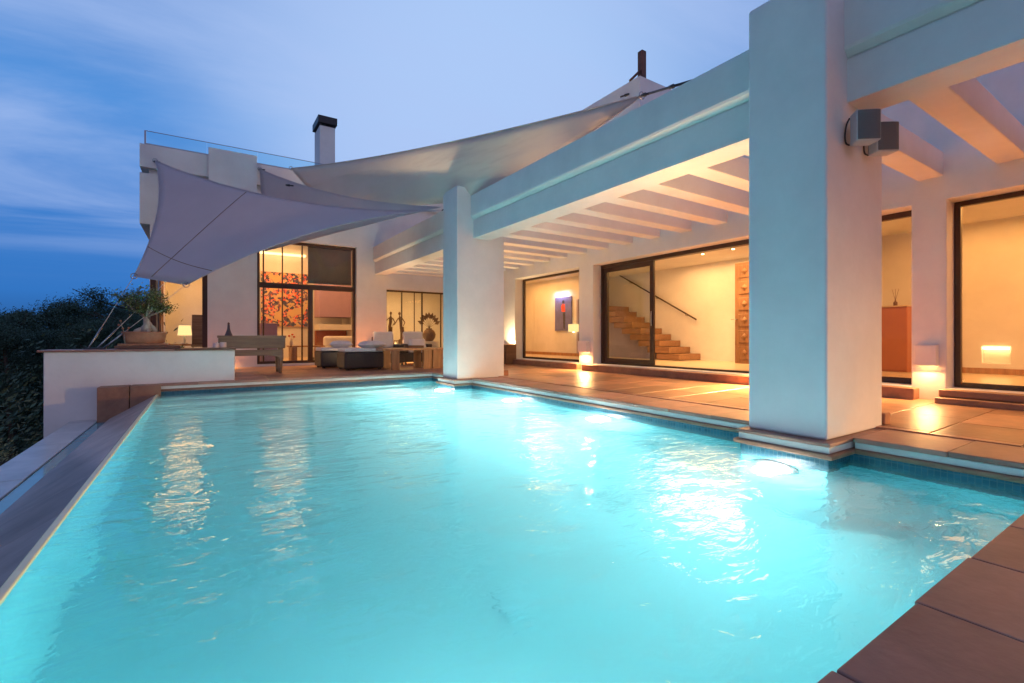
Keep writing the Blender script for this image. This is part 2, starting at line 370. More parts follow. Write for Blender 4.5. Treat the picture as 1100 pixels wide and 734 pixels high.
ash = N(nt, 'ShaderNodeAddShader'); L(bg.outputs[0], ash.inputs[0]); L(bg2.outputs[0], ash.inputs[1]); L(ash.outputs[0], wo.inputs['Surface'])

def lamp(kind, name, loc, energy, col, rot=(0, 0, 0), size=.3, size_y=None, spot=None, blend=.5):
    l = bpy.data.lights.new(name, kind); o = bpy.data.objects.new(name, l); C.objects.link(o); o.location = loc; o.rotation_euler = rot
    l.energy = energy; l.color = col
    if kind == 'AREA':
        l.size = size
        if size_y: l.shape = 'RECTANGLE'; l.size_y = size_y
    elif kind in ('POINT', 'SPOT'): l.shadow_soft_size = size
    if spot: l.spot_size = spot; l.spot_blend = blend
    return o
sun = lamp('SUN', 'low_sun', (0, -10, 8), 0.24, (1, .80, .90), rot=(R(80), 0, R(-38))); sun.data.angle = R(25)

# ------------------------------------------------------------------ pool
ZW = -.17
X0, X1, Y0, Y1 = -.64, 4.42, .54, 10.15
pool = tag(thing('swimming_pool', None, None), 'turquoise lit infinity pool with terracotta coping in front of the white villa', 'swimming pool')
CF = 4.03   # front face of the column plinths (tile edge)
plinths = [(1.70, 2.46), (8.19, 8.97)]
sh = solid([('+', -.66, 5.4, .2, 10.6, -1.9, -.175), ('-', X0, X1+.015, Y0+.015, Y1-.015, -1.6, .1)]
           + [('+', CF+.03, 5.4, a+.03, b-.03, -1.9, -.175) for a, b in plinths])
sh.build('basin', 'liner', pool)
st = MB()
for k, (yy, zz) in enumerate(((9.72, -.42), (9.30, -.74), (8.88, -1.06))):
    st.box(X0+.003, 3.6, yy, yy+.417 if k else Y1-.018, -1.597, zz)
st.build('pool_step', 'liner_step', pool, bevel=.03)
# waterline mosaic band (a skin 4 mm proud of the basin walls, from under the ledge to below the water)
mo = MB()
zt, zb = -.127, -.42
def band(a, b):
    (xa, ya), (xb, yb) = a, b
    d = Vector((xb-xa, yb-ya, 0)).normalized(); n = Vector((-d.y, d.x, 0)) * .006
    mo.add([(xa, ya, zb), (xb, yb, zb), (xb, yb, zt), (xa, ya, zt), (xa+n.x, ya+n.y, zb), (xb+n.x, yb+n.y, zb), (xb+n.x, yb+n.y, zt), (xa+n.x, ya+n.y, zt)],
           [(0,1,2,3),(7,6,5,4),(0,4,5,1),(3,2,6,7),(0,3,7,4),(1,5,6,2)])
e = .012
path = [(X1+e, Y0+e), (X1+e, plinths[0][0]+.03-.004), (CF+.026, plinths[0][0]+.026), (CF+.026, plinths[0][1]-.026), (X1+e, plinths[0][1]-.026), (X1+e, plinths[1][0]+.026),
        (CF+.026, plinths[1][0]+.026), (CF+.026, plinths[1][1]-.026), (X1+e, plinths[1][1]-.026), (X1+e, Y1-e), (X0+.01, Y1-e)]
for a, b in zip(path, path[1:]): band(a, b)
mo.build('mosaic_band', 'mosaic', pool)
# coping: tiles with open joints, white band under them, lower ledge

def edge_run(axis, fix, lo, hi, out, depth, pitch):
    """tiles along a straight pool edge; out = +1/-1 side of the deck"""
    tiles, white, ledge = MB(), MB(), MB()
    n = max(1, round((hi-lo)/pitch)); p = (hi-lo)/n
    for i in range(n):
        a, b = lo+i*p+.0025, lo+(i+1)*p-.0025
        jit = random.uniform(-.006, .006); dz = random.uniform(-.002, .002)
        u0, u1 = sorted((fix+jit, fix+out*depth))
        if axis == 'y': tiles.box(u0, u1, a, b, -.035+dz, .004+dz)
        else: tiles.box(a, b, u0, u1, -.035+dz, .004+dz)
    u0, u1 = sorted((fix+out*.012, fix+out*.30)); w0, w1 = sorted((fix-out*.012, fix+out*.30))
    if axis == 'y':
        white.box(u0, u1, lo+.001, hi-.001, -.086, -.037); ledge.box(w0, w1, lo-.001, hi+.001, -.126, -.088)
    else:
        white.box(lo+.001, hi-.001, u0, u1, -.086, -.037); ledge.box(lo-.001, hi+.001, w0, w1, -.126, -.088)
    tiles.build('coping', 'coping', pool, bevel=.005)
    white.build('coping_band', 'rim', pool, bevel=.004); ledge.build('coping_ledge', 'brownstone', pool, bevel=.01)
edge_run('y', X1, plinths[0][1]+.01, plinths[1][0]-.01, 1, .65, .52)
edge_run('y', X1, Y0, plinths[0][0]-.01, 1, .65, .52)
edge_run('y', X1, plinths[1][1]+.01, Y1, 1, .65, .52)
edge_run('x', Y1, X0, X1+.65, 1, .60, .60)
edge_run('x', Y0, -1.4, X1+.65, -1, 1.1, .53)
for a, b in plinths:
    pl = MB(); pl.box(CF, 5.2, a, b, -.034, -.004); ob = pl.build('plinth_slab', 'coping', pool, bevel=.008)
    pw = MB(); pw.box(CF+.012, 5.2, a+.012, b-.012, -.086, -.036); pw.build('plinth_band', 'rim', pool, bevel=.004)
    pe = MB(); pe.box(CF-.022, 5.2, a-.022, b+.022, -.128, -.088); pe.build('plinth_ledge', 'brownstone', pool, bevel=.01)
# infinity edge: rim, weir slabs, channel, outer ledge
r_ = MB(); r_.box(-.666, -.628, Y0-.3, Y1-.1, -.20, -.163); r_.build('overflow_rim', plain('lit_rim_tile', (.76, .70, .40), .3, .1, 6), pool, bevel=.006)  # yellow of the lamplit edge is put into the rim colour
w_ = MB(); yy = -1.2
for k in range(12):
    y0_, y1_ = yy+.0015, min(yy+.95, 10.05)-.0015
    w_.prism([(-.669, -.168), (-.669, -.6), (-1.272, -.6), (-1.272, -.515)], 'y', y0_, y1_); yy += .95
    if yy >= 10.0: break
w_.build('weir_slab', 'weir', pool, bevel=.002)
ch = MB(); ch.box(-1.438, -1.274, -1.2, 10.05, -.95, -.72); ch.build('channel_bed', 'liner', pool)
cw = MB(); cw.box(-1.436, -1.276, -1.2, 10.05, -.70, -.57); cw.build('channel_water', 'channel', pool)
le = MB(); yy = -1.2
while yy < 10.3:
    le.box(-1.80, -1.44, yy+.004, min(yy+.95, 10.37)-.004, -.75, -.553+random.uniform(-.002, .002)); yy += .95
le.box(-1.78, -1.445, -1.2, 10.37, -2.6, -.752)
le.build('outer_ledge', 'stone', pool, bevel=.006)
for a, b in ((-1.43, -1.02), (-1.012, -.60)):
    sb = MB(); sb.box(a, b, 10.06, 10.37, -.95, .0); sb.build('end_block', 'brownstone', pool, bevel=.012)
dr = MB(); dr.lathe([(.0, 0), (.14, 0), (.14, .015), (.12, .02), (0.0, .02)], (1.65, 2.5, -1.6), 24); dr.build('floor_drain', plain('drain_cover', (.12, .64, .71), .6), pool)
# underwater lamps
def pool_lamp(x, y, z, e, rz=R(180)):
    f = MB(); f.lathe([(.18, 0), (.18, .018), (.15, .026), (.14, .026)], (0, 0, 0), 24)
    o = f.build('pool_light', 'steel', pool); o.rotation_euler = (0, R(90), rz); o.location = (x, y, z)
    le_ = MB(); le_.lathe([(.0, .027), (.138, .027), (.11, .045), (0, .055)], (0, 0, 0), 24); le_.build('lens', 'poolglow', o)
    lamp('SPOT', 'pool_lamp', (x+.06*math.cos(rz), y+.06*math.sin(rz), z), e*1.85, (1, .94, .88), rot=(0, R(-84), rz), size=.07, spot=R(172), blend=1.0)
    lamp('POINT', 'added_pool_glow', (x+.17*math.cos(rz), y+.17*math.sin(rz), z), e*.6, (1, .96, .90), size=.09)  # extra point lamp in open water, added for a wide soft glow
for x, y, z, e in ((CF+.022, 2.12, -.58, 135), (X1+.008, 4.55, -.58, 235), (X1+.008, 6.6, -.58, 300), (CF+.022, 8.5, -.58, 330)):
    pool_lamp(x, y, z, e)
pool_lamp(.6, Y0+.022, -.6, 120, R(90))  # lamp added on the unseen near wall to brighten this end
wt = MB(); wt.box(X0-.015, X1+.1, Y0-.05, Y1+.05, -1.75, ZW)
structure(wt.build('water', 'water'))

# ------------------------------------------------------------------ terrace paving
slope = lambda x: max(0, x-4.42)*.015
tb = MB(); dk = MB()
def slab(x0, x1, y0, y1):
    dz = random.uniform(-.0015, .0015); vs = []
    for zz in (-.05, 0):
        for (x, y) in ((x0, y0), (x1, y0), (x1, y1), (x0, y1)): vs.append((x, y, slope(x)+zz+dz+.002))
    dk.add(vs, [(0,3,2,1),(4,5,6,7),(0,1,5,4),(1,2,6,5),(2,3,7,6),(3,0,4,7)])
gp = .007
y = -4.0; row = 0
while y < 14.6:
    y1 = min(y+.54, 14.65)
    if y1 <= Y1+.6 or True:
        slab(5.075, 5.18-gp, y+gp, y1) if y < 10.74 else None
        off = .0 if row % 2 else .45
        x = 5.18
        cuts = [5.18, 5.18+.72+off*.6, 6.75+off*.5, 7.74]
        for a, b in zip(cuts, cuts[1:]): slab(a, b-gp, y+gp, y1)
    y = y1; row += 1
yy = Y1+.607; row = 0
while yy < 14.6:
    y1 = min(yy+.62, 14.655); x = -1.0 - (.5 if row % 2 else 0)
    while x < 5.17:
        xe = min(x+1.05, 5.175); slab(max(x, -1.05), xe-gp, yy+gp, y1); x = xe
    yy = y1; row += 1
yy = Y0-1.107
while yy > -4:
    x = -1.4
    while x < 5.06:
        xe = min(x+1.05, 5.07); slab(x, xe-gp, yy-.62+gp, yy); x = xe
    yy -= .62
terrace = structure(dk.build('terrace', 'terracotta', bevel=.004))
bd = solid([('+', -1.9, 7.6, -4.2, 14.7, -1.6, -.055), ('-', -2, X1+.3, Y0-.28, Y1+.28, -2, 1), ('-', -2, -.6, Y0-.3, 10.6, -2, 1)])
structure(bd.build('terrace_bed', 'joint'))
gb = MB(); gb.prism([(5.076, -.052), (7.6, -.052), (7.6, slope(7.6)-.008), (5.076, slope(5.076)-.008)], 'y', -4, 14.64)
gb.box(-1.05, 5.075, Y1+.605, 14.64, -.052, -.008); gb.box(-1.4, 5.075, -4, Y0-1.104, -.052, -.008)
gb.box(X1+.02, 5.07, Y0, Y1, -.034, -.006); gb.box(-1.39, 5.06, Y0-1.09, Y0-.02, -.034, -.006); gb.box(X0+.01, 5.06, Y1+.02, Y1+.59, -.034, -.006)
structure(gb.build('terrace_grout', plain('sandy_grout', (.13, .085, .06), .9, .2, 8)))

# ------------------------------------------------------------------ villa
villa = thing('villa', 'white modern villa with lit rooms behind the pool terrace', 'villa')
SX = 7.5
ops = [('+', SX, 11.4, -9.5, 14.66, -.3, 4.3),
       ('-', SX+.35, 10.9, -9.2, 3.7, .2, 2.75), ('-', SX+.35, 11.1, 3.85, 11.25, .2, 2.75), ('-', SX+.35, 9.9, 11.25, 14.45, .2, 2.75),
       ('-', SX-.1, SX+.4, -1.2, 1.90, .2, 2.48), ('-', SX-.1, SX+.4, -5.4, -1.8, .2, 2.48), ('-', SX-.1, SX+.4, 2.24, 3.35, .2, 2.48), ('-', SX-.1, SX+.4, 3.98, 8.06, .2, 2.48), ('-', SX-.1, SX+.4, 8.55, 11.31, .2, 2.48),
       ('+', SX+.1, 11.4, 6.76, 14.6, 4.3, 6.25),
       ('-', 10.88, 11.0, 1.98, 2.31, .39, .66)]
solid(ops).build('side_wing_wall', 'plaster', villa, bevel=.012)
GY = 14.66
ops = [('+', -1.09, SX+3, GY, 19.4, -.3, 3.6), ('+', -1.287, SX+3, GY, 19.4, 3.6, 4.85), ('+', -1.12, SX+3, GY+.16, 19.4, 4.85, 5.0), ('+', -1.287, SX+3, GY, 19.4, 5.0, 5.56),
       ('-', -1.0, 19, GY+.25, 19.2, 5.1, 6),
       ('-', -.95, .30, GY+.28, 18.2, .12, 3.3), ('-', .55, 4.55, GY+.28, 19.0, .06, 4.2), ('-', 4.72, 9.8, GY+.28, 18.6, .06, 2.75),
       ('-', -1.2, -.94, 15.2, 17.6, .15, 3.0),
       ('-', -1.09+.001, .11, GY-.1, GY+.3, .12, 3.3), ('-', 1.25, 3.93, GY-.1, GY+.3, .06, 3.55), ('-', 4.86, 7.45, GY-.1, GY+.3, .06, 2.32),
       ('+', .13, 1.24, GY-.10, GY+.02, 4.55, 5.74)]
solid(ops).build('garden_wing_wall', 'plaster', villa, bevel=.012)
fl = MB(); fl.box(SX+.351, 11.09, -9.19, 11.24, .17, .204); fl.box(SX+.351, 9.89, 11.24, 14.44, .17, .204)
fl.box(.56, 4.54, GY+.281, 18.99, .03, .066); fl.box(4.73, 9.79, GY+.281, 18.59, .03, .066); fl.build('interior_floor', 'tilefloor', villa)
sk = MB(); sk.box(10.88, 10.899, -9.19, 3.69, .206, .30); sk.build('skirting', 'warmwood', villa)
sk = MB(); sk.box(9.88, 9.899, 11.26, 14.44, .206, .30); sk.build('skirting', 'warmwood', villa)

def frame_x(name, x, y0, y1, z0, z1, w=.07, d=.07, verticals=(), parent=villa, pane=True, wb=None):
    """rectangular frame lying in a plane x = const"""
    m = MB(); wb = wb or w
    m.box(x, x+d, y0, y0+w, z0, z1); m.box(x, x+d, y1-w, y1, z0, z1)
    m.box(x, x+d, y0+w, y1-w, z1-w, z1); m.box(x, x+d, y0+w, y1-w, z0, z0+wb)
    for q in verticals: m.box(x+.004, x+d-.004, q-w*.4, q+w*.4, z0+wb, z1-w)
    o = m.build(name, 'frame', parent, bevel=.004)
    if pane:
        p = MB(); p.box(x+d*.4, x+d*.4+.008, y0+w-.004, y1-w+.004, z0+wb-.004, z1-w+.004); p.build('pane', 'pane', o)
    return o
FX = SX+.27
frame_x('window', FX, -1.2+.002, 1.898, .202, 2.478, .06, .07)
frame_x('window', FX, -5.398, -1.802, .202, 2.478, .06, .07)
frame_x('glass_door', FX, 2.242, 3.348, .202, 2.478, .075, .07)
frame_x('window', FX, 8.552, 11.308, .202, 2.478, .055, .07)
# sliding door: head track, floor track, one closed leaf with handle, the other slid behind it
tr = MB(); tr.box(FX-.03, FX+.11, 3.982, 8.058, 2.40, 2.478); tr.box(FX-.03, FX+.11, 3.982, 8.058, .202, .235); tr.box(FX-.03, FX+.11, 8.0, 8.058, .235, 2.40)
tr.build('sliding_track', 'frame', villa, bevel=.004)
lf = frame_x('sliding_door', FX+.0, 6.55, 7.998, .237, 2.398, .10, .05)
h = MB(); h.box(FX-.03, FX-.003, 6.585, 6.61, 1.05, 1.35); h.build('handle', 'steel', lf, bevel=.004)
lf2 = frame_x('sliding_door', FX+.055, 6.62, 7.999, .237, 2.398, .08, .045)
# garden facade windows
def frame_y(name, y, x0, x1, z0, z1, w=.07, d=.07, verticals=(), horiz=(), thin=.02, parent=villa, wb=None):
    m = MB(); wb = wb or w
    m.box(x0, x0+w, y, y+d, z0, z1); m.box(x1-w, x1, y, y+d, z0, z1)
    m.box(x0+w, x1-w, y, y+d, z1-w, z1); m.box(x0+w, x1-w, y, y+d, z0, z0+wb)
    for q, hw in horiz: m.box(x0+w, x1-w, y+.003, y+d-.003, q-hw, q+hw)
    for q, hw, a, b in verticals: m.box(q-hw, q+hw, y+.006, y+d-.006, a, b)
    o = m.build(name, 'frame', parent, bevel=.004)
    p = MB(); p.box(x0+w-.004, x1-w+.004, y+d*.4, y+d*.4+.008, z0+wb-.004, z1-w+.004); p.build('pane', 'pane', o)
    return o
WY = GY+.14
big = frame_y('window', WY, 1.252, 3.928, .062, 3.548, .075, .09, horiz=((2.27, .075),),
        verticals=((1.42, .018, .13, 3.47), (1.9, .014, .13, 3.47), (2.42, .018, .13, 3.47), (2.66, .05, .13, 2.2), (2.60, .02, .13, 2.2)))
frame_y('window', WY, 4.862, 7.448, .062, 2.318, .05, .07, verticals=((5.42, .015, .1, 2.27), (5.85, .008, .1, 2.27), (6.12, .02, .1, 2.27), (6.8, .015, .1, 2.27)))
frame_y('window', GY+.10, -1.088, .108, .122, 3.298, .115, .14)
# roof furniture
bl = thing('glass_balustrade', 'frameless glass balustrade along the roof edge beside the chimney', 'balustrade', (0, 0, 0))
xa = -1.16
for xb in (.10, 1.28, 3.1, 4.6):
    b = MB(); b.box(xa, xb-.012, GY+.10, GY+.116, 5.575, 5.92); b.build('panel', 'balus', bl)
    xa = xb
b = MB(); b.box(-1.19, 4.6, GY+.098, GY+.118, 5.922, 5.934); b.build('top_edge', 'steel', bl)
b = MB(); b.box(-1.19, 4.6, GY+.03, GY+.2, 5.562, 5.60); b.build('base_rail', 'steel', bl, bevel=.004)
b = MB(); b.box(-1.205, -1.17, GY+.085, GY+.13, 5.60, 5.925); b.build('end_post', 'steel', bl)
chm = thing('chimney', 'white square chimney with black metal cowl on the flat roof', 'chimney', (0, 0, 0))
c_ = MB(); c_.box(3.33, 3.83, 17.0, 17.9, 5.11, 8.02); c_.box(3.84, 4.05, 17.05, 17.85, 5.11, 6.38); c_.build('shaft', 'plaster', chm, bevel=.015)
c_ = MB(); c_.box(3.27, 3.89, 16.94, 17.96, 8.10, 8.34)
for px, py in ((3.36, 17.03), (3.80, 17.03), (3.36, 17.87), (3.80, 17.87)): c_.box(px-.025, px+.025, py-.025, py+.025, 8.021, 8.098)
c_.box(3.40, 3.76, 17.1, 17.8, 8.021, 8.098); c_.build('cowl', 'black', chm, bevel=.008)

# steps in front of the right-hand openings (parts of the villa)
def step(boxes):
    m = MB()
    for b in boxes: m.box(*b)
    m.build('door_step', 'brownstone', villa, bevel=.012)
step([(7.31, SX+.262, 2.16, 3.6, .0, .184)]); step([(7.31, SX+.262, 3.86, 8.24, .0, .184)]); step([(7.36, SX+.262, 8.47, 11.6, .0, .186)])
step([(7.18, SX-.002, -1.6, 1.93, .0, .11)]); step([(7.30, SX+.262, -1.6, 1.925, .113, .196)])

# ------------------------------------------------------------------ pergola
perg = thing('pergola', 'white plastered pergola of columns and beams along the pool', 'pergola')
for a, b in ((1.766, 2.41), (8.257, 8.905), (-4.3, -3.65)):
    c_ = MB(); c_.box(4.13, 5.21, a, b, -.003 if a > 0 else 0.003, 3.76); c_.build('column', 'plaster', perg, bevel=.02, seg=3)
BX0, BX1 = 4.49, 4.87
for a, b in ((-3.65, 1.766), (2.41, 8.257), (8.905, GY)):
    bm_ = MB(); bm_.prism([(BX0, 2.77), (BX1, 2.77), (BX1, 3.607), (BX0-.06, 3.607), (BX0-.06, 3.217), (BX0-.05, 3.19), (BX0-.003, 3.142), (BX0+.012, 3.142), (BX0+.012, 3.128), (BX0, 3.128)], 'y', a-.03, b+.03)
    bm_.build('main_beam', 'plaster', perg, bevel=.005)
k = -9
while 3.34+.705*k < 14.3:
    y0_ = 3.34+.705*k
    cb = MB(); cb.box(BX1-.01, SX+.01, y0_, y0_+.25, 2.773, 3.06); cb.build('cross_beam', 'plaster', perg, bevel=.01); k += 1

# ------------------------------------------------------------------ wall lights, corner blocks, speakers
def wall_light(x, y, w, label, e, rz=0, z=.47):
    """box shade on a wall that faces -X (rz = 0) or -Y (rz = 90 degrees), lamp inside it shining down"""
    t = thing('wall_light', label, 'wall light', (x, y, z), rz, 'box shaped wall lights on the villa')
    hw = w/2
    s_ = solid([('+', -.11, -.002, -hw, hw, 0, .25), ('-', -.095, -.015, -hw+.015, hw-.015, -.1, .235)]); s_.build('shroud', 'plaster', t, bevel=.004)
    b = MB(); b.box(-.08, -.03, -hw+.04, hw-.04, .19, .22); b.build('bulb', 'bulb', t)
    o = lamp('AREA', 'wall_lamp', (-.06, 0, -.004), e, (1, .55, .20), rot=(0, R(52), 0), size=.09, size_y=w*.8); o.parent = t
wall_light(SX, 2.07, .20, 'box shaped wall light glowing between the narrow glass door and the right window', 14)
wall_light(SX, 8.31, .30, 'box shaped wall light glowing between the sliding door and the study window', 42)
wall_light(SX, 3.66, .24, 'added box shaped wall light unseen behind the big column', 560)  # added out of sight to warm the deck and soffit
wall_light(SX, -1.5, .24, 'added box shaped wall light out of view beyond the right window', 480)  # added beyond the frame for warm light on the column
wall_light(4.40, GY, .30, 'box shaped wall light on the pier behind the left armchair', 560, R(90))
wall_light(.30, GY, .30, 'box shaped wall light low behind the white planter wall', 70, R(90), .20)
def block(x, y, label):
    b = MB(); b.box(-.06, .06, -.055, .055, 0, .105); o = b.build('corner_block', 'clay', bevel=.01); o.location = (x, y, slope(x)+.004); tag(o, label, 'block', 'clay blocks at the column feet')
block(5.27, 1.80, 'small clay block at the foot of the big near column'); block(5.27, 8.33, 'small clay block at the foot of the far column')

def speaker(loc, rz, label):
    t = thing('loudspeaker', label, 'speaker', loc, rz, 'loudspeakers on the column', .86)
    b = MB(); b.prism([(-.085, 0), (.085, 0), (.105, -.15), (-.105, -.15)], 'z', 0, .29); b.build('cabinet', 'speaker', t, bevel=.012)
    g_ = MB(); g_.prism([(.098, -.152), (.06, -.162), (-.06, -.162), (-.098, -.152), (-.09, -.148), (.09, -.148)], 'z', .012, .278); g_.build('grille', 'grille', t, bevel=.004)
    k_ = MB(); k_.tube(smooth([(-.088, -.01, .27), (-.10, .02, .22), (-.105, .035, .13), (-.10, .03, .05), (-.085, .0, .015)]), .008, 6); k_.build('cable', 'black', t)
    k_ = MB(); k_.box(-.03, .03, .075, .092, .06, .24); k_.build('mount', 'steel', t, bevel=.004)
speaker((4.475, 1.675, 2.37), R(-40), 'grey loudspeaker nearer the beam on the big column')
speaker((4.83, 1.675, 2.36), R(-36), 'grey loudspeaker under the cross beam on the big column')

# ------------------------------------------------------------------ upper roof mast
t = thing('roof_mast', 'rusty brown post with a slanted brace on the upper roof', 'post', (7.93, 7.0, 6.25))
b = MB(); b.box(-.065, .065, -.065, .065, .0, .72); b.build('post', 'rust', t, bevel=.008)
b = MB(); b.tube([(-.34, .03, .005), (-.05, 0, .30)], .028, 6); b.build('brace', 'rust', t)
t = thing('sail_post', 'stub steel post on the beam that holds the sand sail', 'post', (4.75, 3.3, 3.609))
b = MB(); b.tube([(0, 0, .01), (0, 0, .165)], .03, 10); b.build('pole', 'steel', t)
b = MB(); b.box(-.08, .08, -.08, .08, 0, .012); b.build('foot_plate', 'steel', t)

# ------------------------------------------------------------------ shade sails
def coons(bottom, top, left, right, nu=26, nv=18, bulge=0.0, nrm=Vector((0, 0, 1)), wr=0):
    """surface between four curves: functions of t in 0..1"""
    mb = MB()
    for j in range(nv+1):
        v = j/nv
        for i in range(nu+1):
            u = i/nu
            p = (1-v)*bottom(u) + v*top(u) + (1-u)*left(v) + u*right(v) - ((1-u)*(1-v)*bottom(0) + u*(1-v)*bottom(1) + (1-u)*v*top(0) + u*v*top(1))
            p = p + nrm*(bulge*math.sin(math.pi*u)*math.sin(math.pi*v) + wr*math.sin(9*u+2*v)*math.sin(math.pi*u)*math.sin(math.pi*v))
            mb.v.append(tuple(p))
    for j in range(nv):
        for i in range(nu):
            a = j*(nu+1)+i; mb.f.append((a, a+1, a+nu+2, a+nu+1)); mb.smooth.append(True)
    return mb
def curve(a, b, sag):
    a, b, sag = Vector(a), Vector(b), Vector(sag)
    return lambda t: a.lerp(b, t) + sag*(4*t*(1-t))
def sail(label, p, sags, m, bulge, nrm, wr=0, seams=()):
    """p = four corners: bottom-left, bottom-right, top-right, top-left; sags = bottom, right, top, left"""
    t = thing('shade_sail', label, 'shade sail', (0, 0, 0), 0, 'shade sails over the terrace')
    bot, top = curve(p[0], p[1], sags[0]), curve(p[3], p[2], sags[2])
    lef, rig = curve(p[0], p[3], sags[3]), curve(p[1], p[2], sags[1])
    mb = coons(bot, top, lef, rig, bulge=bulge, nrm=Vector(nrm).normalized(), wr=wr)
    o = mb.build('cloth', m, t); s_ = o.modifiers.new('thick', 'SOLIDIFY'); s_.thickness = .004
    hm = MB()
    for c in (bot, rig, top, lef): hm.tube([c(i/16) for i in range(17)], .011, 6)
    hm.build('hem', m, t)
    for (ui, vi, uj, vj) in seams:
        pts = []
        nv_ = Vector(nrm).normalized()
        for q in range(25):
            u = ui+(uj-ui)*q/24; v = vi+(vj-vi)*q/24
            p_ = (1-v)*bot(u) + v*top(u) + (1-u)*lef(v) + u*rig(v) - ((1-u)*(1-v)*bot(0) + u*(1-v)*bot(1) + (1-u)*v*top(0) + u*v*top(1))
            pts.append(p_ + nv_*(bulge*math.sin(math.pi*u)*math.sin(math.pi*v) + wr*math.sin(9*u+2*v)*math.sin(math.pi*u)*math.sin(math.pi*v)))
        sm = MB(); sm.tube(pts, .009, 5); sm.build('seam', 'blind', t)
    return t
def ring(p, parent, r=.05):
    b = MB(); b.tube([(p[0]+r*math.cos(a*.5236), p[1], p[2]+r*math.sin(a*.5236)) for a in range(13)], .009, 6); b.build('corner_ring', 'steel', parent)
A1, A2, A3, A4 = (-.97, 14.46, 5.13), (4.12, 8.93, 3.42), (-.255, 10.68, 1.79), (-1.065, 11.2, 1.95)
sA = sail('grey violet shade sail hanging lowest in front of the villa window', (A4, A3, A2, A1),
          ((0, 0, .0), (.0, .0, .30), (0, 0, -.36), (.20, 0, .05)), 'sail', -.12, (.2, -.8, .5), 0, seams=((0, .20, .97, .10), (.36, .985, .30, .015)))
B1, B2, B3 = (1.30, 14.5, 5.38), (4.12, 8.97, 3.50), (1.42, 14.4, 3.15)
sB = sail('narrow grey sail between the low sail and the sand sail', (B3, (3.6, 9.9, 3.44), B2, B1), ((0, 0, 0), (0, 0, 0), (0, 0, -.22), (0, 0, 0)), 'sail', .1, (.2, -.8, .5))
C1, C2, C3, C4 = (2.08, 14.5, 5.55), (5.21, 4.6, 4.24), (4.32, 8.95, 3.62), (3.3, 11.6, 3.95)
sC = sail('sand coloured shade sail stretched highest up to the roof', (C4, C3, C2, C1), ((0, 0, .0), (0, .15, -.22), (0, 0, -.14), (0, 0, -.35)), 'sail_sand', -.12, (.5, -.4, .6), .02)
def rope(pts, parent, r=.0055, m='rope'):
    b = MB(); b.tube(pts, r, 6); return b.build('rope', m, parent)
def shackle(p, q, parent):
    p, q = Vector(p), Vector(q); d = (q-p).normalized()
    b = MB(); b.tube([p, p+d*.10, p+d*.12, p+d*.22], [.022, .03, .018, .018], 8); b.build('turnbuckle', 'black', parent)
for q in (A1, A3, A4): ring(q, sA)
for q in (B1,): ring(q, sB)
for q in (C1, C2): ring(q, sC)
anch = [(-1.62, 10.62, .62), (-1.50, 10.55, .62), (-1.42, 10.58, .62)]
rope([A4, anch[0]], sA); rope([A3, anch[2]], sA); rope([(-.57, 10.98, 1.86), anch[1]], sA)
for p, q in ((A4, anch[0]), (A3, anch[2]), ((-.57, 10.98, 1.86), anch[1])):
    q = Vector(q); d = (Vector(p)-q).normalized(); b = MB(); b.tube([q, q+d*.42], .013, 8); b.build('rope_sleeve', 'steel', sA)
b = MB(); b.box(-1.66, -1.38, 10.50, 10.66, .612, .635); b.build('anchor_plate', 'black', sA)
shackle((-1.0, 14.66, 5.17), (-.75, 14.3, 5.05), sA); shackle((1.3, 14.66, 5.42), (1.6, 14.2, 5.3), sB)
shackle((3.3, 10.6, 3.63), (3.6, 10.0, 3.55), sB); shackle((1.75, 13.0, 4.62), (2.0, 12.7, 4.55), sA)
rope([A2, (4.2, 8.7, 3.47)], sA, .012, 'black')
CM = (4.75, 3.3, 3.762)
rope([C2, CM], sC, .016, 'black'); shackle(C2, CM, sC); shackle(Vector(C2).lerp(Vector(CM), .5), CM, sC)
shackle((7.58, 7.05, 5.98), (7.0, 7.2, 5.7), sC)

def aim(d): return Vector(d).normalized().to_track_quat('-Z', 'Y').to_euler()
def uplight(loc, label, e, col, d, spread=150):  # every uplight built here is added out of view for warm fill
    t = thing('uplight', label, 'uplight', loc, 0, 'warm uplights added out of view')
    b = MB(); b.box(-.10, .10, -.07, .07, 0, .055); b.build('housing', 'black', t, bevel=.006)
    b = MB(); b.box(-.08, .08, -.05, .05, .056, .06); b.build('lens', 'bulb', t)
    lamp('AREA', 'added_uplight_lamp', (loc[0], loc[1], loc[2]+.075), e, col, rot=aim(d), size=.16, size_y=.10).data.spread = R(spread)
uplight((3.66, 12.80, .008), 'added unseen warm uplight on the paving behind the ottoman nearest the pool', 60, (1, .74, .46), (-.3, -.35, 1))
uplight((4.72, 2.56, .012), 'added unseen warm uplight close behind the big near column under the beam', 30, (1, .52, .20), (-.02, .42, 1), 85)
uplight((5.60, 9.55, 3.062), 'added unseen warm uplight on a cross beam that glows through the sand sail', 115, (1, .74, .46), (-1.5, -.2, 1.1))
uplight((5.70, 6.75, 3.062), 'added unseen warm uplight on a cross beam below the narrow end of the sand sail', 55, (1, .70, .42), (-.9, -.1, 1.1))
uplight((5.42, 8.78, .012), 'added unseen warm uplight on the paving behind the far column', 36, (1, .58, .24), (.05, .2, 1))
